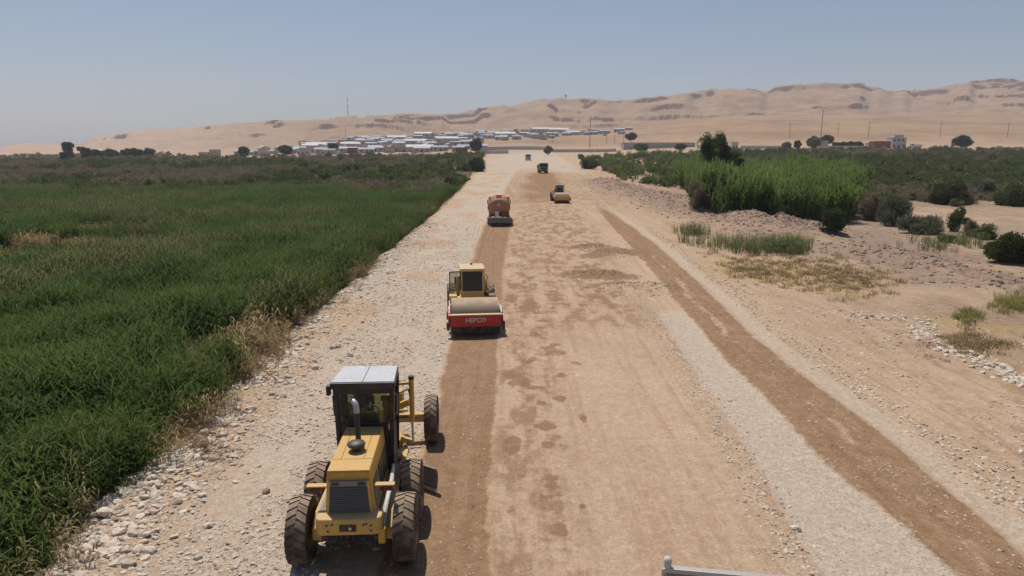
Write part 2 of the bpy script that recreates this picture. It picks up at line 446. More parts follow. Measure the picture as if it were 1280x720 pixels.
    hs = mixc(nd, lk, mth(nd, lk, 'MULTIPLY', ramp(nd, lk, hn2, .48, .66), .75), hs, (.20, .125, .08))
    col = mixc(nd, lk, hill, col, hs)
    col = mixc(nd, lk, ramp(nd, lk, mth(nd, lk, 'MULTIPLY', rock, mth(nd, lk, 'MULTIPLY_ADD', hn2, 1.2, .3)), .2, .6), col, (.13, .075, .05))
    gv = mixc(nd, lk, ramp(nd, lk, crumb, .30, .70), (.70, .69, .68), (1.20, 1.20, 1.20))
    col = mixc(nd, lk, mth(nd, lk, 'MULTIPLY_ADD', soilm, .2, .62), col, gv, 'MULTIPLY')
    gv2 = mixc(nd, lk, vsc.outputs[2], (.80, .80, .80), (1.16, 1.16, 1.16))
    col = mixc(nd, lk, .75, col, gv2, 'MULTIPLY')
    lk.new(col, b.inputs['Base Color']); b.inputs['Roughness'].default_value = .97
    b.inputs['Specular IOR Level'].default_value = .12
    h = mth(nd, lk, 'ADD', mth(nd, lk, 'MULTIPLY', nf, mth(nd, lk, 'MULTIPLY_ADD', soilm, .07, .028)), mth(nd, lk, 'MULTIPLY', keep, .035))
    h = mth(nd, lk, 'ADD', h, mth(nd, lk, 'MULTIPLY', crumb, .05))
    h = mth(nd, lk, 'ADD', h, mth(nd, lk, 'MULTIPLY', nm, mth(nd, lk, 'MULTIPLY_ADD', soilm, .22, .06)))
    h = mth(nd, lk, 'ADD', h, mth(nd, lk, 'MULTIPLY', mth(nd, lk, 'MULTIPLY', scrape, mott), .05))
    h = mth(nd, lk, 'ADD', h, mth(nd, lk, 'MULTIPLY', mth(nd, lk, 'MULTIPLY', hn2, hill), 3.0))
    bp = N(nd, 'ShaderNodeBump', Strength=.75, Distance=1.0); lk.new(h, bp.inputs['Height']); lk.new(bp.outputs[0], b.inputs['Normal'])
    return m

PATCH = [(683, 533, 13, 6), (688, 600, 15, 13), (694, 628, 18, 9), (697, 666, 17, 9), (707, 692, 9, 5), (706, 706, 8, 4), (730, 525, 6, 6), (729, 637, 7, 5), (650, 480, 12, 5), (692, 441, 14, 9), (680, 408, 12, 7),
         (686, 558, 9, 4), (672, 487, 12, 3), (676, 506, 6, 3), (700, 500, 8, 4), (640, 470, 10, 6), (640, 560, 10, 12), (652, 600, 6, 5), (640, 640, 8, 10), (700, 470, 10, 4), (720, 455, 10, 4),
         (740, 640, 4, 3), (660, 452, 10, 5), (668, 420, 9, 6), (648, 424, 8, 5), (664, 385, 14, 8), (640, 375, 8, 6)]
def build_ground(mat):
    ys = [-70.0]
    while ys[-1] < 6: ys.append(ys[-1] + max(.35, abs(ys[-1]) * .22))
    while ys[-1] < 170: ys.append(ys[-1] * 1.0062)
    while ys[-1] < 900: ys.append(ys[-1] * 1.011)
    while ys[-1] < 2500: ys.append(ys[-1] * 1.0055)
    while ys[-1] < 4700: ys.append(ys[-1] * 1.05)
    ys = np.array(ys)
    w = np.where(ys > 12, ys, 12.0)
    inner = np.linspace(-.92, .92, 471)
    ext = np.geomspace(.02, 1, 22)
    total = np.minimum(7 * w, np.where(w < 700, 7 * w, 5100))
    X = np.concatenate([-(.92 * w[:, None] + ext[None, ::-1] * (total - .92 * w)[:, None]), inner[None, :] * w[:, None], .92 * w[:, None] + ext[None, :] * (total - .92 * w)[:, None]], 1)
    Y = np.repeat(ys[:, None], X.shape[1], 1)
    nr, nc = X.shape
    x, y = X.ravel(), Y.ravel()
    z = ground_z(x, y)
    # zones
    wob = (fbm(x / 2.0, y / 2.0, 4, 71) - .5)
    wob2 = (fbm(x / .5, y / .5, 3, 73) - .5)
    wx = x + wob * .35 + wob2 * .12
    soft = .26 + y * .003
    def strip(e0, e1): return sstep(-soft, soft, wx - e0(y)) * sstep(soft, -soft, wx - e1(y))
    wet = strip(E_wl0, E_wl1) * sstep(100, 75, y) * (.72 + .28 * sstep(45, 20, y))
    wet = np.maximum(wet, strip(E_wr0, E_wr1) * sstep(125, 75, y) * .92)
    mid = (E_wr0(y) + E_wr1(y)) / 2
    wet = wet * (1 - .55 * np.exp(-((x - mid + wob) / (.22 + .004 * y)) ** 2) * sstep(.35, .6, fbm(x / .5, y / 1.6, 4, 69)) * sstep(75, 45, y))
    cen = (.35 + 1.1 * fbm(x / 2.5, y / 9, 4, 70)) * np.exp(-((x - E_wl1(y) - 2.0 - y * .012) / (5.5 + 0 * y)) ** 2) * sstep(85, 125, y) * sstep(235, 190, y)
    wet = np.maximum(wet, np.clip(cen, 0, 1) * .85)
    for px, py, a, b in PATCH:
        cx, cy = flat(px, py); sx = abs(flat(px + a, py)[0] - cx); sy = abs(flat(px, py - b)[1] - cy)
        q = ((x - cx) / sx) ** 2 + ((y - cy) / sy) ** 2 + wob2 * 3.0 + wob * 2.5
        wet = np.maximum(wet, (.50 + .5 * vnoise(x * 4, y * 4, 5)) * sstep(2.2, -.2, q))
    stony0 = np.zeros(len(x))
    for (hx, hy), a, b, h in HEAPS:
        q = ((x - hx) / (a * 1.15)) ** 2 + ((y - hy) / (b * 2.0)) ** 2 + wob * 3.0 + wob2 * 1.5
        wet = np.maximum(wet, .78 * sstep(1.3, .2, q) * (.6 + .6 * fbm(x / .6, y / .9, 3, 68))); stony0 = np.maximum(stony0, .7 * sstep(1.3, .3, q))
    mott = strip(E_wl1, E_wr0) * sstep(26, 36, y) * sstep(130, 90, y) * sstep(E_wr0(y) - .5, E_wr0(y) - 3.5, x)
    mott = np.maximum(mott, strip(E_wl1, lambda t: E_wl1(t) + 2.2) * .85 * sstep(48, 30, y))
    mott = np.maximum(mott, strip(E_wl0, lambda t: E_rd1(t)) * sstep(85, 110, y) * sstep(230, 180, y) * .8)
    dr0 = x - E_rd1(y)
    mott = np.maximum(mott, sstep(-1, 3, dr0) * sstep(300, 200, y) * np.clip(.30 + 1.3 * (fbm(x / 4, y / 6, 4, 76) - .4), 0, .85))
    bank0 = np.exp(-(poly_dist(x, y, BANK) / 5.5) ** 2) + np.exp(-(poly_dist(x, y, BANK2) / 2.0) ** 2)
    soil = np.maximum(np.clip(bank0 * 1.3, 0, 1), sstep(5, 12, dr0 + 6 * (fbm(x / 6, y / 9, 3, 74) - .5)) * np.clip(.35 + 1.9 * (fbm(x / 5, y / 7, 4, 75) - .30), 0, .97)) * sstep(420, 300, y)
    hol = np.zeros(len(x))
    for hx, hy, ha, hb in ((1185, 316, 95, 9), (1255, 342, 50, 12), (1120, 305, 60, 6)):
        cx, cy = flat(hx, hy, -.6); sx = abs(flat(hx + ha, hy, -.6)[0] - cx); sy = abs(flat(hx, hy - hb, -.6)[1] - cy)
        hol = np.maximum(hol, sstep(1.4, .2, ((x - cx) / sx) ** 2 + ((y - cy) / sy) ** 2 + wob * 2))
    soil = np.maximum(soil, hol)
    wet = np.maximum(wet, hol * .5 * fbm(x / 1.2, y / 1.6, 4, 72) * 1.6)
    pale = strip(E_pl0, E_wr0) * sstep(37, 33, y)
    pale = np.maximum(pale, strip(E_wr1, lambda t: E_wr1(t) + 1.2) * .55)
    pale = np.maximum(pale, sstep(.6, -.6, wx - E_wl0(y)) * sstep(-.5, 1.0, wx - E_reed(y)) * (.55 + .9 * (fbm(x / 3, y / 5, 3, 77) - .5)))
    pale = np.maximum(pale, strip(lambda t: E_wl0(t) - 1.8, E_wl0) * .75 * sstep(15, 22, y))
    farroad = strip(lambda t: E_rdl(t), lambda t: E_rd1(t)) * sstep(130, 260, y + 120 * (fbm(x / 6, y / 25, 3, 78) - .5))
    pale = np.maximum(pale, farroad * .62)
    pale = np.maximum(pale, sstep(420, 560, y) * .55 * fbm(x / 60, y / 90, 3, 79))
    stony = sstep(.4, -.4, wx - E_wl0(y)) * sstep(-1.5, .5, wx - E_reed(y))
    stony = np.maximum(stony, strip(E_ct1, E_pl0) * sstep(40, 30, y))
    stony = np.maximum(np.maximum(stony, .35 * wet), stony0)
    d_r = x - E_wr1(y)
    rowed = np.exp(-((d_r - 1.6 - wob) / .5) ** 2)
    stony = np.maximum(stony, np.maximum(rowed, sstep(1.0, 2.5, d_r) * (.35 + .8 * (fbm(x / 3.0, y / 3.0, 3, 81) - .35))) * sstep(110, 70, y))
    bank = np.exp(-(poly_dist(x, y, BANK) / 6) ** 2)
    stony = np.maximum(stony, bank * .5)
    # right of the road: straw and dead grass
    gxc, gyc = flat(985, 335)
    grass = np.exp(-(((x - gxc) / 6.5) ** 2 + ((y - gyc) / 8.0) ** 2)) * 1.1 * fbm(x / 1.2, y / 1.2, 4, 83) * 2.0
    gx2, gy2 = flat(1235, 400)
    grass = np.maximum(grass, np.exp(-(((x - gx2) / 3.5) ** 2 + ((y - gy2) / 5.0) ** 2)) * fbm(x / .9, y / .9, 4, 85) * 1.5)
    el = E_reed(y) - x
    edge_straw = sstep(-1.6, -.2, el + wob * 2) * sstep(2.2, .8, el) * sstep(60, 20, y) * fbm(x / 1.5, y / 1.5, 4, 87) * 1.3
    grass = np.maximum(grass, edge_straw)
    for px, py, a, b in CLEAR:
        cx, cy = flat(px, py, -1.35); grass = np.maximum(grass, sstep(1.6, .7, ((x - cx) / a) ** 2 + ((y - cy) / b) ** 2 + wob))
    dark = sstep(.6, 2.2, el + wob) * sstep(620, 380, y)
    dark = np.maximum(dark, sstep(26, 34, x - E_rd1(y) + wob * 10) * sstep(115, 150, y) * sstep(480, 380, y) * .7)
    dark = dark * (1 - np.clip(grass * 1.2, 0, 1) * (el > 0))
    hz, rock, t = hill_z(x, y)
    Z2 = z.reshape(nr, nc); steep = (np.gradient(Z2, axis=0) / np.gradient(Y, axis=0)).ravel()
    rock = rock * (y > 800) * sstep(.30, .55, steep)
    hillm = sstep(440, 640, y + 120 * (fbm(x / 60, y / 90, 3, 80) - .5)) * .92 * sstep(-.35, .05, x / np.maximum(y, 1) + .25 * (y > 700))
    za = np.stack([wet, np.clip(pale, 0, 1), np.clip(stony, 0, 1), np.clip(mott, 0, 1)], 1)
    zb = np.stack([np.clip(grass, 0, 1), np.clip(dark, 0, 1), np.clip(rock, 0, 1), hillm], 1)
    V = np.stack([x, y, z], 1)
    i = np.arange(nr - 1)[:, None] * nc + np.arange(nc - 1)[None, :]
    F = np.stack([i, i + 1, i + nc + 1, i + nc], 2).reshape(-1, 4)
    fx, fy = x[F].mean(1), y[F].mean(1)
    on_road = (fx > E_rdl(fy)) & (fx < E_rd1(fy)) & (fy < 480) & (fy > 2)
    on_hill = (fy > 900)
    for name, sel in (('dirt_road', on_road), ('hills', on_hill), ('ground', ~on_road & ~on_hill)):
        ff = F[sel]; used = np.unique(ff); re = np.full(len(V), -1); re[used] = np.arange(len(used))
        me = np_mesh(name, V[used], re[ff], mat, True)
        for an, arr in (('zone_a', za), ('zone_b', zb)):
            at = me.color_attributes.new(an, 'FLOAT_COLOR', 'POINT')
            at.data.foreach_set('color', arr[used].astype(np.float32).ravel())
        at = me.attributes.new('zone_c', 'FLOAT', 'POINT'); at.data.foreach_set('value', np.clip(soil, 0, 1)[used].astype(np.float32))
        o = link(name, me)
        o['kind'] = 'structure'
CLEAR = [(45, 331, 9.0, 6.5), (255, 478, 1.8, 2.2), (300, 466, 1.2, 1.8), (150, 303, 6, 3.0)]
EARTH = ground_material()
build_ground(EARTH)

# ------------------------------------------------------------------ scattering (instances on points)
def scatter(name, label, cat, pts, protos, kind='stuff'):
    """pts: x, y, z, rx, ry, rz, scale, prototype"""
    pts = np.asarray(pts, np.float32)
    me = bpy.data.meshes.new(name); me.vertices.add(len(pts)); me.vertices.foreach_set('co', pts[:, :3].ravel())
    at = me.attributes.new('turn', 'FLOAT_VECTOR', 'POINT'); at.data.foreach_set('vector', pts[:, 3:6].ravel())
    at = me.attributes.new('size', 'FLOAT', 'POINT'); at.data.foreach_set('value', pts[:, 6].copy())
    at = me.attributes.new('pick', 'INT', 'POINT'); at.data.foreach_set('value', pts[:, 7].astype(np.int32))
    o = link(name, me); tag(o, label, cat, kind=kind)
    c = bpy.data.collections.new(name + '_source')
    for i, pm in enumerate(protos):
        q = bpy.data.objects.new('%s_kind_%02d' % (name, i), pm); c.objects.link(q)
    g = bpy.data.node_groups.new(name, 'GeometryNodeTree')
    g.interface.new_socket('Geometry', in_out='INPUT', socket_type='NodeSocketGeometry')
    g.interface.new_socket('Geometry', in_out='OUTPUT', socket_type='NodeSocketGeometry')
    nd, lk = g.nodes, g.links
    gi, go = nd.new('NodeGroupInput'), nd.new('NodeGroupOutput')
    ip = nd.new('GeometryNodeInstanceOnPoints'); ci = nd.new('GeometryNodeCollectionInfo')
    ci.inputs['Collection'].default_value = c; ci.inputs['Separate Children'].default_value = True; ci.inputs['Reset Children'].default_value = True
    def attr(n, t):
        q = nd.new('GeometryNodeInputNamedAttribute'); q.data_type = t; q.inputs['Name'].default_value = n; return q.outputs[0]
    lk.new(gi.outputs[0], ip.inputs['Points']); lk.new(ci.outputs[0], ip.inputs['Instance'])
    ip.inputs['Pick Instance'].default_value = True
    lk.new(attr('pick', 'INT'), ip.inputs['Instance Index'])
    e = nd.new('FunctionNodeEulerToRotation'); lk.new(attr('turn', 'FLOAT_VECTOR'), e.inputs[0]); lk.new(e.outputs[0], ip.inputs['Rotation'])
    lk.new(attr('size', 'FLOAT'), ip.inputs['Scale']); lk.new(ip.outputs[0], go.inputs[0])
    mod = o.modifiers.new('scatter', 'NODES'); mod.node_group = g
    return o

# ------------------------------------------------------------------ plants
def reed_mesh(name, mat, seed, stalks=12, h=2.4, spread=.55, leaves=9, width=.035, droop=.5, bare=.25, erect=1.0):
    r = np.random.default_rng(seed); V = []; F = []
    def ribbon(p, w, side):
        o = len(V)
        for i, q in enumerate(p):
            k = w * (1 - (i / (len(p) - 1)) ** 1.6 * .92)
            V.append(q - side * k); V.append(q + side * k)
        for i in range(len(p) - 1): F.append((o + 2 * i, o + 2 * i + 1, o + 2 * i + 3, o + 2 * i + 2))
    for s in range(stalks):
        a, d = r.uniform(0, 2 * PI), spread * math.sqrt(r.uniform())
        base = np.array([math.cos(a) * d, math.sin(a) * d, 0.0]); hh = h * r.uniform(.7, 1.1)
        lean = np.array([math.cos(a), math.sin(a), 0]) * r.uniform(0, .22) * hh + r.normal(0, .05, 3) * hh
        top = base + lean + np.array([0, 0, hh])
        az = r.uniform(0, PI); side = np.array([math.cos(az), math.sin(az), 0])
        ribbon([base, base + (top - base) * .5 + r.normal(0, .02, 3), top], .012, side)
        for l in range(leaves):
            t = bare + (1 - bare) * (l + r.uniform(0, 1)) / leaves
            p0 = base + (top - base) * t; az = r.uniform(0, 2 * PI)
            out = np.array([math.cos(az), math.sin(az), 0]); side = np.array([-out[1], out[0], 0])
            L = hh * r.uniform(.16, .30); up = r.uniform(.5, 1.1) * erect
            p1 = p0 + out * L * .5 + np.array([0, 0, L * up * .55]); p2 = p0 + out * L * 1.05 + np.array([0, 0, L * (up * .55 - droop * r.uniform(.2, 1))])
            ribbon([p0, p1, p2], width * r.uniform(.7, 1.2), side)
    return np_mesh(name, V, F, mat)
def foliage_mesh(name, mat, seed, size=(1, 1, 1), leaves=900, leaf_l=.14, leaf_w=.05, clumps=14, up=.3, hollow=.35, base=.0):
    """leaf-sized faces gathered in uneven clumps through the volume of a crown; unit crown of the given half sizes, sitting on z=base"""
    r = np.random.default_rng(seed)
    cc = []
    while len(cc) < clumps:
        p = r.uniform(-1, 1, 3)
        if hollow < np.linalg.norm(p) < 1: cc.append(p * np.array([.82, .82, .80]))
    cc = np.array(cc); cr = r.uniform(.24, .46, clumps)
    k = r.integers(0, clumps, leaves)
    d = r.normal(0, 1, (leaves, 3)); d /= np.linalg.norm(d, axis=1)[:, None]
    rad = r.uniform(.25, 1, leaves) ** .5
    p = cc[k] + d * (cr[k] * rad)[:, None]
    S = np.array(size); p = p * S; p[:, 2] += S[2] * (1.0 if base else .72) + base
    low = p[:, 2] < .04 + base; p[low, 2] = base + .04 + r.uniform(0, .25, low.sum()) * S[2]
    ax = d + r.normal(0, .55, (leaves, 3)) + np.array([0, 0, up]); ax /= np.linalg.norm(ax, axis=1)[:, None]
    o = np.cross(ax, r.normal(0, 1, (leaves, 3))); o /= np.linalg.norm(o, axis=1)[:, None] + 1e-9
    L = (leaf_l * r.uniform(.6, 1.3, leaves))[:, None]; W = (leaf_w * r.uniform(.7, 1.3, leaves))[:, None]
    V = np.stack([p - ax * L, p + o * W, p + ax * L, p - o * W], 1).reshape(-1, 3)
    F = np.arange(leaves * 4).reshape(-1, 4)
    return np_mesh(name, V, F, mat)
def stems_mesh(name, mat, seed, size, n=9, r0=.03, trunk=0.0):
    r = np.random.default_rng(seed); m = MB(); S = size
    if trunk: m.tube([(0, 0, -.15), (.04 * S[0], .02, trunk * .5), (.0, .05 * S[0], trunk + S[2] * .5)], [r0 * 1.5, r0 * 1.1, r0 * .7], 8)
    for i in range(n):
        a = 2 * PI * (i + r.uniform(0, .8)) / n; k = r.uniform(.45, .85)
        b = (0, 0, trunk * r.uniform(.8, 1.1) if trunk else -.1)
        e = (math.cos(a) * S[0] * k, math.sin(a) * S[1] * k, trunk + S[2] * r.uniform(.8, 1.5))
        mid = tuple((b[j] * .5 + e[j] * .5) + (r.uniform(-.1, .1) * S[0]) - (.0 if j < 2 else .12 * S[2]) for j in range(3))
        m.tube([b, mid, e], [r0 * .8, r0 * .5, r0 * .15], 5)
    return m.mesh(name, mat, 60)

REED = leaf('reed_leaf', (.030, .062, .009), (.095, .145, .024), .36, .7, .18)
REED_OLIVE = leaf('reed_leaf_olive', (.055, .070, .014), (.125, .130, .038), .25, .7, .3)
CANE = leaf('cane_leaf', (.055, .105, .018), (.165, .215, .048), .38, .6, .2)
STRAW = leaf('straw', (.20, .14, .065), (.42, .32, .17), .2, .8, .8)
SCRUB_G = leaf('scrub_green', (.075, .098, .032), (.170, .185, .065), .42, .8, .08)
SCRUB_B = leaf('scrub_brown', (.160, .135, .088), (.30, .245, .165), .42, .85, .08)
BUSH_D = leaf('bush_dark', (.042, .062, .020), (.105, .125, .042), .32, .7, .7)
BUSH_G = leaf('bush_grey', (.115, .13, .075), (.23, .235, .15), .38, .8, .7)
TREE_L = leaf('tree_leaf', (.022, .050, .014), (.075, .115, .035), .25, .55, .35)
WOOD = stone('bark', (.10, .075, .055), (.19, .15, .11), .01)

reeds = [reed_mesh('reed_a%d' % i, REED, 100 + i, 16, 2.35, .62, 12, .021) for i in range(4)] + [reed_mesh('reed_o%d' % i, REED_OLIVE, 120 + i, 15, 2.2, .6, 11, .020, .7) for i in range(2)] + \
        [reed_mesh('reed_s%d' % i, STRAW, 140 + i, 16, 1.5, .55, 5, .022, .9, .3) for i in range(2)]
def in_clear(x, y, grow=1.0):
    nz = (fbm(x / 1.5, y / 1.5, 3, 91) - .5) * 1.6; hit = np.zeros(len(x), bool)
    for px, py, a, b in CLEAR:
        cx, cy = flat(px, py, -1.35)
        hit |= ((x - cx) / (a * grow)) ** 2 + ((y - cy) / (b * grow)) ** 2 + nz < 1
    return hit
def wild(n, ymin, ymax, power=1.0, u0=-.86, u1=0.0):
    """points spread ahead of the camera, denser where they are near"""
    t = rng.uniform(0, 1, n)
    y = ymin * (ymax / ymin) ** (t ** power)
    return rng.uniform(u0, u1, n) * y, y
pts = []
x, y = wild(52000, 9.0, 145.0, .80, -1.02, -.03)
el = E_reed(y) - x
pat = fbm(x / 9, y / 9, 3, 95)
gap = fbm(x / 2.3, y / 2.3, 3, 96)
zz = ground_z(x, y, False)
clear, by_clear = in_clear(x, y), in_clear(x, y, 1.35)
for i in np.nonzero((el > .45 + gap * .9) & (y < 118 + 40 * pat) & (gap > .30) & ~clear)[0]:
    strawy = (el[i] < 1.8 and rng.uniform() < .22) or by_clear[i]
    k = rng.integers(6, 8) if strawy else (rng.integers(4, 6) if pat[i] > .60 or (el[i] < 3.0 and rng.uniform() < .4) else rng.integers(0, 4))
    s = rng.uniform(.72, 1.12) * (.66 + .55 * pat[i] + .55 * (gap[i] - .4)) 
    lean = .30 if el[i] < 2.4 else .12
    pts.append((x[i], y[i], zz[i] - .05, rng.normal(0, lean), rng.normal(0, lean), rng.uniform(0, 2 * PI), s, k))
scatter('reed_bed', 'dense dark green reed bed filling the low ground beside the stony embankment', 'reeds', pts, reeds)

# straw and fallen reeds along the foot of the embankment
pts = []
yy = rng.uniform(9, 55, 900); dd = rng.normal(.55, .55, 900)
xx = E_reed(yy) - dd; zz = ground_z(xx, yy, False); gg = fbm(xx / 1.6, yy / 1.6, 3, 97)
for i in np.nonzero((gg > .56) | (yy < 14.5))[0]:
    pts.append((xx[i], yy[i], zz[i] - .03, rng.normal(0, .7), rng.normal(0, .7), rng.uniform(0, 6.3), rng.uniform(.3, .75), rng.integers(0, 2)))
scatter('dry_grass', 'straw coloured fallen reeds lying along the foot of the stony embankment', 'dry grass', pts, reeds[6:8])

# low scrub behind the reed bed on the left, far up to the town
scrubs = [foliage_mesh('scrub_g%d' % i, SCRUB_G, 200 + i, (1.5, 1.5, 1.25), 520, .20, .075, 12) for i in range(3)] + [foliage_mesh('scrub_b%d' % i, SCRUB_B, 210 + i, (1.5, 1.5, 1.2), 460, .24, .05, 12, .7) for i in range(3)]
pts = []
x, y = wild(9500, 112, 720, .9, -.92, .02)
el = E_reed(y) - x; pat = fbm(x / 28, y / 45, 3, 101); gap = fbm(x / 12, y / 20, 3, 103); zz = ground_z(x, y, False)
lim = np.interp(x / y, [-.9, -.5, -.42, -.2, -.05, .0], [720, 700, 520, 440, 420, 330])
for i in np.nonzero((y > 132 + 40 * (fbm(x / 9, y / 9, 3, 95) - .5)) & (el > 1.5) & (y < lim) & (gap > .40))[0]:
    k = rng.integers(0, 3) if rng.uniform() < sstep(.40, .60, pat[i]) else rng.integers(3, 6)
    pts.append((x[i], y[i], zz[i] - .2, 0, 0, rng.uniform(0, 6.3), rng.uniform(.5, 1.5) * (1 + .0004 * y[i]) * (.6 + .7 * gap[i]), k))
scatter('scrub', 'brown and olive tamarisk scrub spreading behind the left reed bed towards the town', 'scrub', pts, scrubs)

# right of the road: cane brake, pale reeds, scrub
canes = [reed_mesh('cane_%d' % i, CANE, 160 + i, 15, 4.0, .9, 12, .060, .25, .10, 2.4) for i in range(4)]
pts = []
x, y = wild(9000, 82, 190, 1.0, .24, .62)
pat = fbm(x / 8, y / 8, 3, 107)
front = np.interp(x / y, [.24, .27, .30, .40, .485, .50, .62], [150, 100, 86, 82, 84, 110, 150]); zz = ground_z(x, y, False)
for i in np.nonzero((y > front - 4 + 20 * fbm(x / 3, y / 3, 3, 108)) & (y < 130 + 60 * pat) & (x / y < .475 + .16 * (fbm(x / 5, y / 5, 3, 109) - .5)) & (fbm(x / 2.5, y / 2.5, 2, 110) > .3))[0]:
    pts.append((x[i], y[i], zz[i] - .1, rng.normal(0, .07), rng.normal(0, .07), rng.uniform(0, 6.3), rng.uniform(.6, 1.15) * (.65 + .65 * pat[i]), rng.integers(0, 4)))
scatter('cane_brake', 'tall bright green cane brake right of the road behind the spoil bank', 'cane', pts, canes)
pts = []
x, y = wild(15000, 60, 520, .85, .045, .95)
pat = fbm(x / 22, y / 30, 3, 111); gap = fbm(x / 9, y / 13, 3, 113); zz = ground_z(x, y, False)
front = np.interp(x / y, [.04, .07, .10, .15, .24, .30, .48, .50, .58, .75, .95], [330, 260, 205, 170, 135, 165, 180, 104, 110, 112, 108])
lim = np.interp(x / y, [.04, .2, .4, .95], [330, 420, 430, 470])
protos = scrubs + canes[:2]
for i in np.nonzero((y > front + 14 * (pat - .5)) & (y < lim) & (x - E_rd1(y) > 6) & (gap > .40))[0]:
    u = x[i] / y[i]
    if u < .30: k = rng.choice([0, 1, 6, 7, 3, 4], p=[.25, .2, .22, .13, .1, .1]); f = .62 if k > 5 else 1.0
    else: k = rng.integers(0, 3) if rng.uniform() < sstep(.33, .55, pat[i]) else rng.integers(3, 6); f = 1.15
    pts.append((x[i], y[i], zz[i] - .2, 0, 0, rng.uniform(0, 6.3), f * rng.uniform(.45, 1.1) * (1 + .0004 * y[i]) * (.55 + .8 * gap[i]), k))
scatter('riverside_scrub', 'mixed grey green scrub and reeds right of the road below the hills', 'scrub', pts, protos)

# green grass and straw tufts on the right verge
tuft_g = [reed_mesh('tuft_g%d' % i, leaf('grass_green%d' % i, (.10, .13, .04), (.22, .235, .095), .3), 180 + i, 22, .85, .32, 2, .014, .3, .1) for i in range(2)]
tuft_s = [reed_mesh('tuft_s%d' % i, STRAW, 190 + i, 26, .26, .34, 2, .012, .9, .1) for i in range(2)]
tuft_y = [reed_mesh('tuft_y%d' % i, leaf('grass_yellow%d' % i, (.20, .19, .05), (.36, .33, .12), .3), 195 + i, 26, .38, .34, 2, .013, .8, .1) for i in range(2)]
pts = []
for px, py, sx, sy, n, ks in ((935, 312, 60, 7, 90, 0), (985, 313, 30, 8, 80, 0), (865, 297, 14, 4, 30, 0), (985, 335, 90, 26, 260, 2), (950, 345, 50, 12, 90, 2), (1210, 397, 14, 8, 40, 3), (1272, 380, 26, 12, 90, 3), (1215, 430, 45, 14, 90, 2), (1060, 350, 60, 20, 200, 2), (1190, 300, 60, 8, 40, 0)):
    for _ in range(n):
        a, b = flat(px + rng.normal(0, sx * .55), py + rng.normal(0, sy * .55), -.5)
        if a - float(E_rd1(b)) < .5: continue
        k = {0: rng.integers(0, 2), 1: rng.choice([0, 1, 2, 3]), 2: rng.integers(2, 4), 3: rng.integers(4, 6)}[ks]
        pts.append([a, b, -.02, rng.normal(0, .1), rng.normal(0, .1), rng.uniform(0, 6.3), rng.uniform(.6, 1.3) * (1.25 if ks == 0 else .9), k])
pts = np.array(pts); pts[:, 2] += ground_z(pts[:, 0], pts[:, 1])
scatter('verge_grass', 'green and straw grass tufts on the flat verge right of the road', 'grass', pts, tuft_g + tuft_s + tuft_y)

# shrubs and trees one can tell apart
def shrub(name, label, at, size, kind=0, seed=1, dens=1.0, cat='shrub', trunk=0.0, group=None, big=1.0):
    mat = [BUSH_D, BUSH_G, SCRUB_B, TREE_L, SCRUB_G][kind]
    vol = size[0] * size[1] * size[2]
    n = int(min(9000, 1500 * dens * max(.6, vol ** .62)))
    t = thing(name, label, cat, (at.x, at.y, gz(at.x, at.y)), random.uniform(0, 6), group)
    if kind in (1, 2) and not trunk: n = int(n * .75)
    ll = .13 * big * max(1, (size[0] / 1.6) ** .5) * (2.0 if kind in (1, 2) and not trunk else 1)
    link('crown' if trunk else 'foliage', foliage_mesh(name, mat, seed, size, n, ll, ll * (.13 if kind in (1, 2) and not trunk else .42), int(16 + 5 * vol ** .4), 1.1 if kind in (1, 2) and not trunk else .35, .3, trunk), t)
    link('trunk' if trunk else 'stem', stems_mesh(name + '_wood', WOOD, seed, size, 10, .035 * size[0] + .02, trunk), t)
    return t
S = spot
shrub('shrub', 'round dense dark green shrub standing alone on the bare flat', S(1040, 291), (1.35, 1.25, 1.6), 0, 1, 2.2)
shrub('shrub', 'small dark shrub at the right end of the cane brake', S(1000, 270), (1.6, 1.5, 1.5), 0, 2)
shrub('shrub', 'grey feathery dead shrub beside the end of the cane brake', S(1088, 275), (2.2, 1.9, 2.2), 2, 3, 1.2)
shrub('shrub', 'tall olive shrub with dry brown stems next to the grey dead shrub', S(1116, 282), (2.3, 2.0, 2.1), 1, 4, 1.1)
shrub('shrub', 'low spreading olive shrub at the top of the cut bank', S(1152, 292), (2.6, 1.8, 1.2), 1, 5, 1.2)
shrub('shrub', 'upright dark shrub with thin bare twigs over the cut bank', S(1196, 290), (1.1, 1.0, 1.7), 0, 6, 1.2)
shrub('shrub', 'pale silvery dead shrub between the upright shrub and the big dark bush', S(1212, 296), (.75, .65, 1.1), 2, 7, 2)
shrub('shrub', 'low blue green shrub beside the pale dead shrub', S(1232, 299), (1.5, 1.2, .95), 4, 8, 1.3)
shrub('shrub', 'bright green low weed clump on the cut bank', S(1182, 304), (.8, .7, .5), 4, 9, 1.8)
shrub('shrub', 'big dark bush with feathery grass in it above the dark hollow', S(1268, 330), (2.4, 1.8, 1.6), 0, 10, 2.2)
shrub('shrub', 'broad dark green bush behind the bare flat', S(1185, 255), (3.6, 3.0, 2.3), 0, 11, 1.6)
shrub('shrub', 'dark bush with a straw tuft at its side behind the bare flat', S(1268, 257), (3.6, 2.8, 1.9), 0, 12, 1.6)
shrub('shrub', 'grey green bush joined to the broad dark bush', S(1225, 248), (3.2, 2.6, 1.9), 1, 13, 1.2)
shrub('shrub', 'straw coloured dead grass clump between two dark bushes', S(1212, 252), (1.3, 1.1, 1.6), 2, 14, 1.0)
shrub('shrub', 'dark tangled shrub hanging over the spoil bank under the tall tree', S(893, 262), (2.0, 1.8, 2.6), 0, 15, 1.5)
shrub('shrub', 'grey brown wispy shrub left of the tall tree', S(872, 258), (2.2, 1.8, 2.1), 2, 16, 1.3)
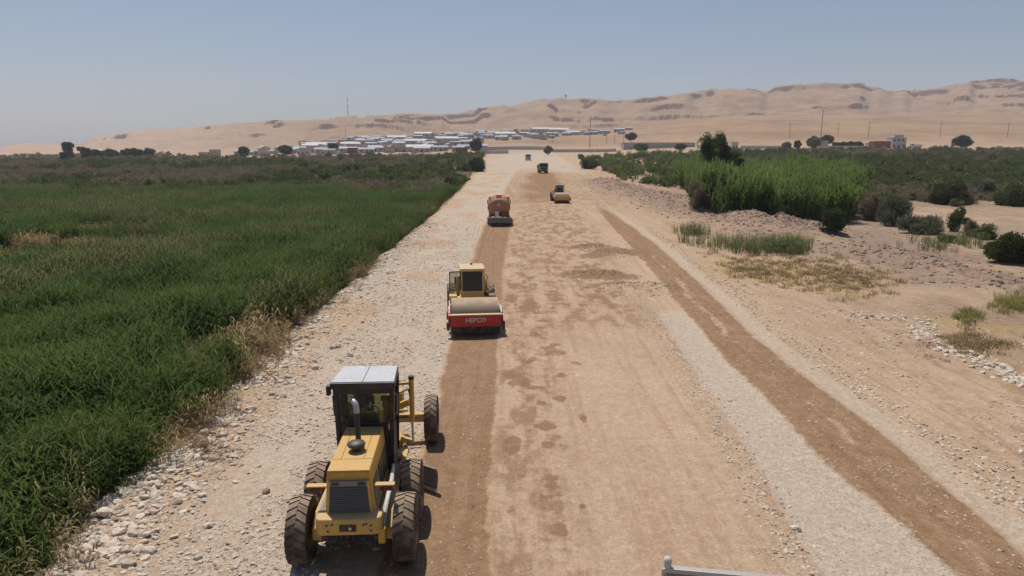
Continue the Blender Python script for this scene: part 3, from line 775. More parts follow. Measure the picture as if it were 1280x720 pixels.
shrub('shrub', 'rounded green bush alone at the far right verge of the road', ahead(737, 235), (3.4, 3.0, 2.4), 4, 17, 1.3)
shrub('shrub', 'dark bush at the far left verge where the scrub ends', ahead(597, 215), (3.0, 2.6, 2.6), 0, 18, 1.3)
shrub('tree', 'tall round crowned green tree rising over the cane brake', ahead(891, 128), (2.9, 2.7, 3.2), 3, 19, 2.6, 'tree', 5.2)
shrub('tree', 'smaller leaning tree beside the tall round crowned tree', ahead(913, 130), (2.3, 2.0, 2.0), 0, 20, 1.8, 'tree', 4.2)
shrub('tree', 'dark rounded tree standing alone on the pale hillside foot', ahead(1200, 480), (6.0, 5.6, 4.0), 3, 21, 1.1, 'tree', .3, None, 2.2)
shrub('tree', 'dark tree left of the hedge beside the bare brown tree', ahead(996, 470), (2.6, 2.5, 2.6), 0, 22, .9, 'tree', .6, None, 2.2)
shrub('tree', 'broad grey brown tree by the white block left of the hedge', ahead(1016, 470), (4.8, 4.5, 4.0), 1, 23, .9, 'tree', .5, None, 2.2)
shrub('tree', 'dark tree whose crown shows behind the white block', ahead(1032, 500), (4.6, 4.5, 3.0), 0, 24, .9, 'tree', 3.0, None, 2.2)
shrub('tree', 'pale grey bush in front of the roadside wall right of the cane', ahead(982, 440), (3.2, 3, 2.4), 2, 25, .9, 'tree', .4, None, 2.2)
for i, px in enumerate((1044, 1053, 1062, 1071)):
    shrub('hedge_tree', 'dark clipped tree in the long hedge beside the red roofed building', ahead(px, 470), (3.6, 3.0, 2.2), 0, 30 + i, .8, 'tree', .4, 'hedge trees', 2.2)
shrub('tree', 'tall lone tree with a dark top left of the white hut', ahead(86, 520), (4.2, 4.0, 4.2), 3, 41, .9, 'tree', 4.5, None, 2.2)
shrub('tree', 'thin tree with a small flat crown beside the white hut', ahead(102, 540), (3.2, 3.0, 1.8), 0, 42, .8, 'tree', 5.5, None, 2.2)
shrub('tree', 'dark conical tree in front of the white hut', ahead(108, 500), (3.6, 3.4, 4.6), 0, 43, .9, 'tree', .6, None, 2.2)
shrub('tree', 'low broad tree under the tall lone tree', ahead(84, 480), (4.4, 4.0, 3.2), 0, 44, .9, 'tree', .6, None, 2.2)
for i, (px, yy) in enumerate(((122, 520), (140, 540), (160, 560), (170, 540), (186, 560), (305, 560), (357, 560), (416, 560))):
    shrub('tree', 'dark round tree in the row along the town edge beyond the scrub', ahead(px, yy), (5.5, 5.0, 3.4), 0, 50 + i, .7, 'tree', .8, 'trees along the town edge', 2.2)
shrub('tree', 'dark tree beside the red container at the road end', ahead(595, 500), (5.0, 4.6, 4.6), 0, 60, 1.0, 'tree', 1.2, None, 2.2)
shrub('tree', 'bushy tree growing behind the long white roofed shed', ahead(788, 590), (6.0, 5.0, 3.2), 0, 61, 1.0, 'tree', 3, None, 2.2)
shrub('tree', 'broad bush in front of the long white roofed shed', ahead(801, 480), (6.0, 5, 2.4), 4, 62, 1.0, 'tree', .5, None, 2.2)
shrub('tree', 'bush by the far right corner of the long shed', ahead(850, 480), (5.0, 4, 2.0), 0, 63, 1.0, 'tree', .5, None, 2.2)
shrub('tree', 'grey bush where the road meets the town', ahead(685, 430), (3.0, 3, 2.6), 1, 64, 1.0, 'tree', .4, None, 2.2)

# ------------------------------------------------------------------ stones
LIME = stone('limestone', (.40, .315, .235), (.66, .565, .46), .02)
LIME_W = stone('limestone_white', (.46, .385, .30), (.64, .555, .455), .02)
BROWNST = stone('brown_stone', (.23, .155, .10), (.34, .24, .165), .02)
def rock_mesh(name, mat, seed, sub=2, flat_=.50):
    r = np.random.default_rng(seed); bm = bmesh.new(); bmesh.ops.create_icosphere(bm, subdivisions=sub, radius=1.0)
    planes = r.normal(0, 1, (9, 3)); planes /= np.linalg.norm(planes, axis=1)[:, None]; d = r.uniform(.55, .9, 9)
    ax = np.array([1.0, r.uniform(.65, .95), flat_ * r.uniform(.8, 1.2)])
    for v in bm.verts:
        p = np.array(v.co)
        for n, k in zip(planes, d):
            t = p @ n
            if t > k: p = p - n * (t - k) * .92
        p = p * ax * (1 + r.normal(0, .025)); v.co = p
    me = bpy.data.meshes.new(name); bm.to_mesh(me); bm.free(); me.materials.append(mat)
    return me
gravel_p = [rock_mesh('gravel_%d' % i, LIME, 300 + i, 1) for i in range(6)] + [rock_mesh('gravel_w%d' % i, LIME_W, 310 + i, 1) for i in range(3)] + [rock_mesh('gravel_b%d' % i, BROWNST, 320 + i, 1) for i in range(2)]
def stones(n, y0, y1, xfun, size, keep=None, brown=.05, power=1.0):
    y = y0 * (y1 / y0) ** (rng.uniform(0, 1, n) ** power); x = xfun(y, rng.uniform(0, 1, n))
    ok = np.ones(n, bool) if keep is None else keep(x, y)
    x, y = x[ok], y[ok]; z = ground_z(x, y)
    s = size[0] * (size[1] / size[0]) ** (rng.uniform(0, 1, len(x)) ** 2.2) * (1 + y * .002)
    k = np.where(rng.uniform(0, 1, len(x)) < brown, rng.integers(9, 11, len(x)), rng.integers(0, 9, len(x)))
    return np.stack([x, y, z + s * .06, rng.normal(0, .25, len(x)), rng.normal(0, .35, len(x)), rng.uniform(0, 6.3, len(x)), s, k], 1)
lerp = lambda a, b, t: a + (b - a) * t
pts = [stones(50000, 10, 105, lambda y, t: lerp(E_reed(y) - .4, E_wl0(y) - .1, t), (.014, .085), lambda x, y: (fbm(x / 1.7, y / 2.5, 3, 131) > .38) & (rng.uniform(0, 1, len(x)) < sstep(105, 40, y))),
       stones(7000, 10, 80, lambda y, t: E_reed(y) + np.abs(rng.normal(.2, 1.0, len(y))), (.03, .19), lambda x, y: fbm(x / 1.3, y / 1.3, 3, 133) > .42, .05)]
scatter('shoulder_gravel', 'loose pale limestone rubble covering the left shoulder beside the reeds', 'gravel', np.concatenate(pts), gravel_p)
pts = [stones(5000, 10, 38, lambda y, t: lerp(E_ct1(y), E_pl0(y), .5) + rng.normal(0, .30, len(y)), (.009, .065), None, .15),
       stones(7000, 10, 60, lambda y, t: lerp(E_wr0(y), E_wr1(y), t), (.008, .045), lambda x, y: fbm(x / .5, y / 1.5, 3, 141) > .42, .2),
       stones(3500, 10, 38, lambda y, t: lerp(E_pl0(y), E_wr0(y), t), (.007, .035), None, .1),
       stones(4000, 10, 50, lambda y, t: lerp(E_wl0(y), E_wl1(y), t), (.007, .035), None, .2)]
scatter('road_gravel', 'small stones in the windrow and in the damp brown strips of the road', 'gravel', np.concatenate(pts), gravel_p)
row = [flat(*q, -.3) for q in [(1062, 392), (1150, 396), (1150, 415), (1200, 437), (1262, 466), (1300, 480)]]
tt = rng.uniform(0, len(row) - 1.001, 900); ii = tt.astype(int); fr = tt - ii; ra = np.array(row)
xy = ra[ii] * (1 - fr[:, None]) + ra[ii + 1] * fr[:, None] + rng.normal(0, .42, (900, 2))
s = .04 * (.20 / .04) ** (rng.uniform(0, 1, 900) ** 2)
rowpts = np.stack([xy[:, 0], xy[:, 1], ground_z(xy[:, 0], xy[:, 1]) + s * .1, rng.normal(0, .3, 900), rng.normal(0, .3, 900), rng.uniform(0, 6, 900), s, rng.integers(3, 9, 900)], 1)
pts = [rowpts, stones(3500, 11, 75, lambda y, t: E_wr1(y) + 1.5 + rng.normal(0, .3, len(y)), (.02, .10), None, .1),
       stones(15000, 11, 60, lambda y, t: E_wr1(y) + 1.6 + t * 11, (.010, .10), lambda x, y: fbm(x / 2.2, y / 2.2, 3, 137) > .46, .1)]
scatter('verge_gravel', 'pale rubble in rows along the bare verge right of the road', 'gravel', np.concatenate(pts), gravel_p)

CLOD = stone('clod', (.19, .13, .092), (.36, .265, .195), .03)
clods = [rock_mesh('clod_%d' % i, CLOD, 330 + i, 1, .75) for i in range(3)]
pts = []
for line, sg, n in ((BANK, 3.4, 4500), (BANK2, 2.4, 900)):
    ra = np.array(line); tt = rng.uniform(0, len(ra) - 1.001, n); ii = tt.astype(int); fr = (tt - ii)[:, None]
    xy = ra[ii] * (1 - fr) + ra[ii + 1] * fr + rng.normal(0, sg, (n, 2)); s = .05 * (5.5) ** (rng.uniform(0, 1, n) ** 2.5)
    pts.append(np.stack([xy[:, 0], xy[:, 1], ground_z(xy[:, 0], xy[:, 1]), rng.normal(0, .4, n), rng.normal(0, .4, n), rng.uniform(0, 6, n), s, rng.integers(0, 3, n)], 1))
scatter('soil_clods', 'brown clods of dug earth on the spoil banks right of the road', 'soil', np.concatenate(pts), clods)

pts = []
for (hx, hy), a, b, h in HEAPS:
    n = 420; xy = np.stack([hx + rng.normal(0, a * .5, n), hy + rng.normal(0, b * .9, n)], 1); s = .02 * 4.5 ** (rng.uniform(0, 1, n) ** 2)
    pts.append(np.stack([xy[:, 0], xy[:, 1], ground_z(xy[:, 0], xy[:, 1]), rng.normal(0, .4, n), rng.normal(0, .4, n), rng.uniform(0, 6, n), s, rng.integers(0, 3, n)], 1))
scatter('dumped_soil', 'brown clods on the low soil heaps tipped in the middle of the road', 'soil', np.concatenate(pts), clods)
boulders = [rock_mesh('boulder_%d' % i, LIME, 340 + i, 2, .66) for i in range(6)]
boulders_w = [rock_mesh('boulder_w%d' % i, LIME_W, 350 + i, 2, .6) for i in range(3)]
boulder_b = rock_mesh('boulder_b', BROWNST, 360, 2, .6)
def boulder(px, py, size, me, label, group=None, at=None):
    p = spot(px, py) if at is None else at
    o = link('boulder', me); o.location = (p.x, p.y, p.z + size * .22); o.scale = (size,) * 3
    o.rotation_euler = (random.uniform(-.3, .3), random.uniform(-.3, .3), random.uniform(0, 6.3))
    return tag(o, label, 'rock', group)
boulder(250, 559, .27, boulder_b, 'brown weathered boulder on the rubble edge where the reeds draw back')
boulder(257, 545, .20, boulders[1], 'pale boulder just behind the brown weathered boulder')
for px, py, s in ((124, 634, .20), (133, 646, .24), (114, 648, .15), (146, 638, .16), (141, 622, .17), (120, 655, .12)):
    boulder(px, py, s, boulders_w[int(px) % 3], 'white boulder in the heap at the foot of the embankment by the reeds', 'white boulder heap')
for px, py, s in ((70, 684, .22), (76, 697, .20), (97, 675, .14), (88, 690, .13)):
    boulder(px, py, s, boulders_w[int(px) % 3], 'white boulder half sunk in straw at the edge of the dark reed hollow', 'boulders in the straw')
for px, py, s in ((190, 600, .17), (198, 611, .13), (183, 608, .16), (165, 606, .22), (205, 603, .12), (175, 617, .1)):
    boulder(px, py, s, boulders[int(px) % 6], 'pale boulder in the cluster above the white heap', 'embankment boulder cluster')
boulder(333, 617, .12, boulder_b, 'small dark brown stone alone on the rubble beside the motor grader')
for px, py, s in ((912, 502, .10), (995, 662, .13), (955, 620, .08)):
    boulder(px, py, s, boulders_w[int(px) % 3], 'pale stone lying in the windrow between compacted tan and pale strips', 'windrow stones')
for px, py, s in ((1255, 460, .22), (1262, 464, .18), (1243, 456, .14), (1160, 407, .15)):
    boulder(px, py, s, boulders_w[int(px) % 3], 'white stone in the rubble row across the bare verge', 'verge row stones')
for _ in range(70):
    yy = 10.5 * (34 / 10.5) ** random.random()
    xx = float(E_reed(np.array([yy]))[0]) + abs(random.gauss(.2, .9 + yy * .02)) + .1
    boulder(0, 0, random.uniform(.08, .17) * (1 + yy * .012), random.choice(boulders + boulders_w), 'pale limestone boulder in the rubble crest of the left embankment', 'boulders along the embankment crest', Vector((xx, yy, gz(xx, yy))))

# ------------------------------------------------------------------ machine materials
YEL = paint('machine_yellow', (.63, .36, .045), .5, 0, .28, 2.2)
YEL_P = paint('faded_yellow', (.66, .43, .11), .55, 0, .32, 2.6)
BLK = paint('black_paint', (.016, .017, .019), .45, 0, .16, 3)
DRK = paint('dark_metal', (.035, .032, .03), .6, .1, .30, 4)
GRY = paint('grey_metal', (.23, .23, .225), .5, .2, .30, 4)
ROOF = paint('roof_sheet', (.52, .57, .62), .45, .0, .22, 1.6)
TYRE = paint('tyre', (.055, .043, .034), .85, 0, .50, 3.0, .012)
RIM = paint('rim', (.30, .19, .07), .6, 0, .5, 5)
RED = paint('red_paint', (.50, .022, .02), .5, 0, .25, 4)
REDLAMP = paint('red_lamp', (.35, .02, .015), .3, 0, .3, 5)
CREAM = paint('cream_roof', (.66, .48, .25), .5, 0, .3, 3)
STEEL = paint('drum_steel', (.38, .29, .21), .55, .25, .50, 3)
SILV = paint('silver', (.55, .55, .53), .35, .6, .2, 4)
RUST = paint('tank_paint', (.42, .19, .09), .6, 0, .42, 1.1, 0, (.30, .12, .06))
WHT = paint('white_paint', (.68, .67, .63), .5, 0, .25, 2)
GREEN = paint('green_paint', (.07, .22, .05), .55, 0, .3, 2)
SEAT = paint('seat', (.06, .055, .05), .8, 0, .2, 5)
CABGL = glass('cab_glass', (.80, .84, .78), .24)
DARKGL = glass('dark_glass', (.40, .47, .54), .55)

def wheel(parent, loc, R, W, rim=RIM, lugs=22, side=1):
    """wheel > tyre, hub; axle along x, outer face towards side"""
    x, y, z = loc
    rr = R * .56
    o = MB().lathe_x([(rr * .35, .10 * W * side), (rr * .8, .02 * W * side), (rr, .34 * W * side), (rr * 1.04, .36 * W * side), (rr * 1.04, -.38 * W * side), (rr * .8, -.30 * W * side), (rr * .3, -.30 * W * side)], n=28).build('wheel', rim, parent, smooth=35)
    o.location = (x, y, z)
    t = MB().lathe_x([(rr * 1.02, -.38 * W), (R * .70, -.48 * W), (R * .86, -.50 * W), (R * .95, -.45 * W), (R * .965, -.2 * W), (R * .97, 0), (R * .965, .2 * W), (R * .95, .45 * W), (R * .86, .50 * W), (R * .70, .48 * W), (rr * 1.02, .38 * W)], n=44, caps=False)
    if lugs:
        da = 2 * PI / lugs
        def cp(a, r, xx): return (xx, r * math.cos(a), r * math.sin(a))
        for k in range(lugs):
            for sd in (-1, 1):
                a0 = (k + (.5 if sd > 0 else 0)) * da
                def quad(xa, aa, xb, ab, r0, r1):
                    wd = da * .30
                    return [cp(aa - wd, r0, xa), cp(aa + wd, r0, xa), cp(ab + wd, r1, xb), cp(ab - wd, r1, xb)]
                b = quad(0, a0, sd * .47 * W, a0 + da * .62, R * .95, R * .92); q = quad(0, a0, sd * .47 * W, a0 + da * .62, R * 1.005, R * .985)
                t.hexa(b, q)
                b2 = quad(sd * .47 * W, a0 + da * .62, sd * .505 * W, a0 + da * .66, R * .92, R * .84); q2 = quad(sd * .47 * W, a0 + da * .62, sd * .515 * W, a0 + da * .66, R * .985, R * .86)
                t.hexa(b2, q2)
    t.build('tyre', TYRE, o, smooth=40)
    h = MB().cyl((.0, 0, 0), (side * .16 * W + side * .03, 0, 0), rr * .34, n=14)
    for i in range(8):
        a = i * PI / 4; h.cyl((side * .08 * W, rr * .5 * math.cos(a), rr * .5 * math.sin(a)), (side * .16 * W, rr * .5 * math.cos(a), rr * .5 * math.sin(a)), .02, n=6)
    h.build('hub', DRK, o, smooth=35)
    return o

# ------------------------------------------------------------------ motor grader
def motor_grader(loc, rz):
    g = thing('motor_grader', 'yellow motor grader with black cab standing on the stony shoulder by the damp strip', 'grader', loc, rz)
    for sx in (-1, 1):
        for sy in (-.77, .77): wheel(g, (sx * 1.04, sy, .67), .68, .42, RIM, 24, sx)
        wheel(g, (sx * 1.04 + .16, 5.05, .66), .67, .36, RIM, 24, sx)
        q = [(-1.02, .55), (-1.02, .80), (-.7, 1.0), (.7, 1.0), (1.02, .80), (1.02, .55), (.7, .42), (-.7, .42)]
        MB().prism_x(q, sx * .62, sx * .80).build('tandem_case', YEL_P, g, .02)
    MB().box(-.42, .42, -1.12, 1.6, .72, 1.06).build('rear_frame', DRK, g, .02)
    MB().cyl((-.7, 0, .72), (.7, 0, .72), .20).build('rear_axle', DRK, g, smooth=40)
    # bumper: rounded cast counterweight
    bp = MB(); n = 14; hw, zz0, zz1 = .64, .90, 1.24
    out = [(-hw, -1.06)] + [(-hw + .16 * (1 - math.cos(a)), -1.30 - .16 * math.sin(a)) for a in np.linspace(0, PI / 2, 6)] + [(hw - .16 * (1 - math.cos(a)), -1.30 - .16 * math.sin(a)) for a in np.linspace(PI / 2, 0, 6)] + [(hw, -1.06)]
    k = len(out)
    bp.add([(a, b, zz0) for a, b in out] + [(a, b, zz1) for a, b in out], [tuple(range(k))[::-1], tuple(range(k, 2 * k))] + [(i, (i + 1) % k, k + (i + 1) % k, k + i) for i in range(k)])
    bo = bp.build('bumper', YEL_P, g, .03)
    MB().box(-.16, .16, -1.475, -1.462, .99, 1.13).build('tow_recess', DRK, bo)
    MB().cyl((.05, -1.50, 1.06), (.05, -1.476, 1.06), .03, n=10).build('tow_pin', SILV, bo)
    for bx, bz in ((-.40, 1.12), (-.30, 1.14), (-.38, 1.0), (.30, 1.12), (.36, 1.14), (.44, 1.10), (.44, 1.0)):
        MB().cyl((bx, -1.466, bz), (bx, -1.474, bz), .022, n=8).build('bolt_hole', DRK, bo)
    # engine hood
    def hood_x(z): return .49 - .075 * (z - 1.06) / 1.02
    y0, y1 = -1.15, .92
    hz0, hz1 = 2.08, 2.13
    hb = MB().hexa([(-.49, y0, 1.06), (.49, y0, 1.06), (.49, y1, 1.06), (-.49, y1, 1.06)], [(-.415, y0, hz0), (.415, y0, hz0), (.415, y1, hz1), (-.415, y1, hz1)]).build('hood', YEL, g, .03)
    tz = lambda y: hz0 + (hz1 - hz0) * (y - y0) / (y1 - y0)
    def top_panel(xa, xb, ya, yb, name='hood_panel'):
        MB().hexa([(xa, ya, tz(ya) - .005), (xb, ya, tz(ya) - .005), (xb, yb, tz(yb) - .005), (xa, yb, tz(yb) - .005)], [(xa, ya, tz(ya) + .018), (xb, ya, tz(ya) + .018), (xb, yb, tz(yb) + .018), (xa, yb, tz(yb) + .018)]).build(name, YEL, hb, .004)
    top_panel(-.405, .405, -1.14, -.66); top_panel(-.405, -.235, -.645, .50); top_panel(.235, .405, -.645, .50)
    top_panel(-.222, .222, -.645, .50); top_panel(-.405, .405, .515, .91)
    for sx in (-1, 1):
        for ya, yb in ((-.95, -.45), (-.32, .16), (.26, .80)):
            za, zb = 1.22, 1.78; e = .012
            MB().hexa([(sx * (hood_x(za) + e), ya, za), (sx * (hood_x(za) - .01), ya, za), (sx * (hood_x(za) - .01), yb, za), (sx * (hood_x(za) + e), yb, za)][::sx],
                      [(sx * (hood_x(zb) + e), ya, zb), (sx * (hood_x(zb) - .01), ya, zb), (sx * (hood_x(zb) - .01), yb, zb), (sx * (hood_x(zb) + e), yb, zb)][::sx]).build('side_vent', BLK, hb)
    # grille
    gf = MB()
    gf.hexa([(-.45, y0 - .05, 1.10), (.45, y0 - .05, 1.10), (.45, y0, 1.10), (-.45, y0, 1.10)], [(-.45, y0 - .05, 1.15), (.45, y0 - .05, 1.15), (.45, y0, 1.15), (-.45, y0, 1.15)])
    for sx in (-1, 1):
        a, b = sx * .455, sx * .405; c, d = sx * .40, sx * .355
        p, q = (a, b) if sx < 0 else (b, a); r, s = (c, d) if sx < 0 else (d, c)
        gf.hexa([(p, y0 - .05, 1.15), (q, y0 - .05, 1.15), (q, y0, 1.15), (p, y0, 1.15)], [(r, y0 - .05, 1.90), (s, y0 - .05, 1.90), (s, y0, 1.90), (r, y0, 1.90)])
    gr = gf.build('grille', YEL_P, hb)
    MB().hexa([(-.41, y0 - .012, 1.15), (.41, y0 - .012, 1.15), (.41, y0 - .002, 1.15), (-.41, y0 - .002, 1.15)], [(-.36, y0 - .012, 1.90), (.36, y0 - .012, 1.90), (.36, y0 - .002, 1.90), (-.36, y0 - .002, 1.90)]).build('grille_back', BLK, gr)
    MB().hexa([(-.365, y0 - .05, 1.79), (.365, y0 - .05, 1.79), (.365, y0 - .013, 1.79), (-.365, y0 - .013, 1.79)], [(-.358, y0 - .05, 1.90), (.358, y0 - .05, 1.90), (.358, y0 - .013, 1.90), (-.358, y0 - .013, 1.90)]).build('grille_header', GRY, gr)
    for sx in (-1, 1):
        MB().box(sx * .25 - .07, sx * .25 + .07, y0 - .062, y0 - .051, 1.815, 1.875).build('grille_lamp', BLK, gr)
    for i in range(15):
        z = 1.175 + i * .0405; hw = .408 - .05 * (z - 1.15) / .75
        MB().hexa([(-hw, y0 - .055, z), (hw, y0 - .055, z), (hw, y0 - .020, z + .012), (-hw, y0 - .020, z + .012)], [(-hw, y0 - .052, z + .008), (hw, y0 - .052, z + .008), (hw, y0 - .017, z + .020), (-hw, y0 - .017, z + .020)]).build('slat', GRY, gr)
    # lamp brackets on either side
    for sx in (-1, 1):
        x0, x1 = sorted((sx * .455, sx * .86))
        br = MB().box(x0, x1, -1.00, -.86, 1.68, 1.705).build('lamp_bracket', YEL_P, g)
        a, b = sorted((sx * .56, sx * .84)); MB().box(a, b, -.97, -.87, 1.56, 1.678).build('tail_lamp', REDLAMP, br, .01)
        a, b = sorted((sx * .60, sx * .80)); MB().box(a, b, -.985, -.972, 1.585, 1.655).build('lamp_lens', DRK, br)
    # pre-cleaner and exhaust
    pc = MB().cyl((.02, -.27, 2.08), (.02, -.27, 2.22), .085, n=18).build('air_intake', BLK, g, smooth=40)
    MB().lathe_x([(.10, 0), (.175, .025), (.185, .06), (.17, .095), (.08, .13), (.01, .135)], n=24).build('intake_cap', BLK, pc, smooth=50)
    cap = pc.children[0]; cap.rotation_euler = (0, -PI / 2, 0); cap.location = (.02, -.27, 2.20)
    ex = MB().cyl((.0, .10, 2.08), (-.02, .14, 2.80), .058, n=14).build('exhaust_stack', BLK, g, smooth=40)
    MB().tube([(-.02, .14, 2.78), (-.025, .15, 2.88), (-.05, .19, 2.97), (-.10, .25, 3.0)], [.064, .064, .062, .06], 12).build('exhaust_tip', SILV, ex, smooth=40)
    MB().cyl((.26, .68, 2.12), (.26, .68, 2.20), .06, .04, n=14).build('filler_cap', GRY, g, smooth=40)
    # cab
    c0, c1, zb, zt = .95, 2.05, 1.10, 3.04
    cb = MB().box(-.58, .58, c0, c1, zb - .25, zb + .02).build('cab', BLK, g, .02)
    for sx in (-1, 1):
        for yy, w in ((c0 + .04, .09), (c1 - .04, .07)):
            MB().hexa([(sx * .57 - .05, yy - w / 2, zb + .02), (sx * .57 + .05, yy - w / 2, zb + .02), (sx * .57 + .05, yy + w / 2, zb + .02), (sx * .57 - .05, yy + w / 2, zb + .02)],
                      [(sx * .62 - .05, yy - w / 2, zt), (sx * .62 + .05, yy - w / 2, zt), (sx * .62 + .05, yy + w / 2, zt), (sx * .62 - .05, yy + w / 2, zt)]).build('pillar', BLK, cb, .008)
        # side: lower panel and window
        a, b = sorted((sx * .55, sx * .585))
        MB().box(a, b, c0 + .09, c1 - .08, zb + .02, 1.95).build('side_panel', BLK, cb)
        MB().hexa([(sx * .590 - .006, c0 + .09, 1.95), (sx * .590 + .006, c0 + .09, 1.95), (sx * .590 + .006, c1 - .08, 1.95), (sx * .590 - .006, c1 - .08, 1.95)], [(sx * .615 - .006, c0 + .09, 3.0), (sx * .615 + .006, c0 + .09, 3.0), (sx * .615 + .006, c1 - .08, 3.0), (sx * .615 - .006, c1 - .08, 3.0)]).build('side_window', DARKGL, cb)
        MB().tube([(sx * .62, c0 + .16, 2.3), (sx * .70, c0 + .18, 2.34), (sx * .72, c0 + .20, 2.8), (sx * .64, c0 + .18, 2.86)], .016, 8).build('grab_handle', GRY, cb, smooth=50)
    MB().box(-.52, .52, c0, c0 + .05, zb + .02, 2.20).build('rear_panel', BLK, cb)
    MB().box(-.60, .60, c0 + .005, c0 + .06, 2.90, 3.04).build('rear_header', BLK, cb)
    MB().box(-.54, .54, c1 - .06, c1 - .01, zb + .02, 1.60).build('front_panel', BLK, cb)
    MB().box(-.53, .53, c0 + .02, c0 + .032, 2.20, 2.90).build('rear_window', CABGL, cb)
    MB().box(-.54, .54, c1 - .04, c1 - .028, 1.60, 3.0).build('front_window', CABGL, cb)
    for xa in (-.19, .02): MB().box(xa, xa + .012, c0 + .012, c0 + .019, 2.20, 2.90).build('wiper_rail', BLK, cb)
    rf = MB().hexa([(-.71, c0 - .10, 3.042), (.71, c0 - .10, 3.042), (.66, c1 - .02, 3.042), (-.62, c1 - .02, 3.042)], [(-.71, c0 - .10, 3.19), (.71, c0 - .10, 3.19), (.66, c1 - .02, 3.19), (-.62, c1 - .02, 3.19)]).build('cab_roof', BLK, cb, .02)
    MB().hexa([(-.69, c0 - .075, 3.192), (-.006, c0 - .075, 3.192), (-.006, c1 - .04, 3.192), (-.605, c1 - .04, 3.192)], [(-.69, c0 - .075, 3.212), (-.006, c0 - .075, 3.212), (-.006, c1 - .04, 3.212), (-.605, c1 - .04, 3.212)]).build('roof_panel', ROOF, rf, .006)
    MB().hexa([(.006, c0 - .075, 3.192), (.69, c0 - .075, 3.192), (.645, c1 - .04, 3.192), (.006, c1 - .04, 3.192)], [(.006, c0 - .075, 3.212), (.69, c0 - .075, 3.212), (.645, c1 - .04, 3.212), (.006, c1 - .04, 3.212)]).build('roof_panel', ROOF, rf, .006)
    MB().box(-.80, -.715, c0 - .08, c0 + .06, 2.90, 3.12).build('work_lamp', BLK, rf, .01)
    st = MB().box(-.25, .25, 1.25, 1.75, 1.12, 1.75).build('seat', SEAT, cb, .05)
    MB().box(-.25, .25, 1.18, 1.30, 1.75, 2.35).build('seat_back', SEAT, st, .05)
    cs = MB().hexa([(-.2, 1.95, 1.12), (.2, 1.95, 1.12), (.2, 2.2, 1.12), (-.2, 2.2, 1.12)], [(-.16, 1.85, 2.0), (.16, 1.85, 2.0), (.16, 2.02, 2.08), (-.16, 2.02, 2.08)]).build('console', DRK, cb)
    ring = [(.19 * math.cos(a), 1.86 + .15 * math.sin(a), 2.12 + .11 * math.sin(a)) for a in np.linspace(0, 2 * PI, 21)]
    MB().tube(ring, .016, 6).build('steering_wheel', BLK, cs, smooth=50)
    MB().box(.22, .50, 1.95, 2.15, 2.35, 2.50).build('control_box', YEL_P, cb, .02)
    # goose-neck
    path = [(1.5, 1.02), (2.35, 1.10), (2.75, 1.62), (3.2, 1.86), (4.3, 1.58), (5.0, 1.36), (5.4, 1.05)]
    up = [(y, z + .19) for y, z in path]; dn = [(y, z - .19) for y, z in path][::-1]
    MB().prism_x(up + dn, -.17, .17).build('main_frame', YEL, g, .015)
    MB().box(-.36, .36, 5.25, 5.75, .75, 1.35).build('front_weight', YEL, g, .04)
    ax = MB().bar((-.72, 5.05, .70), (1.0, 5.05, .70), .2, .24).build('front_axle', YEL_P, g, .02)
    MB().cyl((-.8, 4.82, .80), (.8, 4.82, .80), .032, n=10).build('tie_rod', DRK, ax, smooth=40)
    MB().cyl((-.75, 4.86, .98), (.55, 4.86, .98), .04, n=10).build('lean_cylinder', YEL_P, ax, smooth=40)
    MB().box(-.12, .12, 4.9, 5.2, .58, 1.15).build('axle_pivot', YEL, ax, .02)
    # blade gear
    dw = MB(); dw.bar((-.10, 4.9, .80), (-.55, 3.0, .82), .14, .16); dw.bar((.10, 4.9, .80), (.55, 3.0, .82), .14, .16); dw.bar((-.6, 3.3, .82), (.6, 3.3, .82), .14, .14)
    dw.build('drawbar', YEL, g, .01)
    cr = MB(); ri = [(.70 * math.cos(a), 2.75 + .70 * math.sin(a), .70) for a in np.linspace(0, 2 * PI, 33)]; cr.tube(ri, .075, 8)
    cr.build('circle', DRK, g, smooth=50)
    # moldboard: curved section swept along its length, turned so that its right end trails
    yaw = math.radians(-36); L = 1.72
    sec = [(.16 * math.sin(t) ** 2 * (1 if True else 1) + .10 * math.cos(t * 1.2), .06 + .60 * (t / 1.9)) for t in np.linspace(0, 1.9, 9)]
    bl = MB(); vs = []; fs = []
    for e, xx in enumerate((-L, L)):
        for th in (0, .035):
            for a, z in sec: vs.append((xx, a + th, z))
    m9 = len(sec)
    for i in range(m9 - 1):
        fs += [(i, i + 1, 2 * m9 + i + 1, 2 * m9 + i), (m9 + i, 3 * m9 + i, 3 * m9 + i + 1, m9 + i + 1), (i, m9 + i, m9 + i + 1, i + 1), (2 * m9 + i, 2 * m9 + i + 1, 3 * m9 + i + 1, 3 * m9 + i)]
    fs += [(0, 2 * m9, 3 * m9, m9), (m9 - 1, 2 * m9 - 1, 4 * m9 - 1, 3 * m9 - 1)]
    bo2 = bl.add(vs, fs).build('moldboard', GRY, g, smooth=40); bo2.location = (.05, 2.75, 0); bo2.rotation_euler = (0, 0, yaw)
    MB().box(-L, L, -.02 + .08, .02 + .08, .02, .14).build('cutting_edge', SILV, bo2)
    for sx in (-1, 1):
        sd = MB().bar((sx * .17, 2.95, 1.70), (sx * .80, 2.95, 1.95), .12, .16).build('lift_arm', YEL, g, .01)
        li = MB().cyl((sx * .86, 2.95, 1.45), (sx * .86, 2.95, 2.55), .065, n=12).build('lift_cylinder', YEL, g, smooth=40)
        MB().cyl((sx * .86, 2.95, .85), (sx * .86, 2.95, 1.47), .032, n=10).build('piston_rod', SILV, li, smooth=40)
        MB().cyl((sx * .86, 2.95, 2.55), (sx * .86, 2.95, 2.64), .075, n=12).build('cylinder_cap', BLK, li, smooth=40)
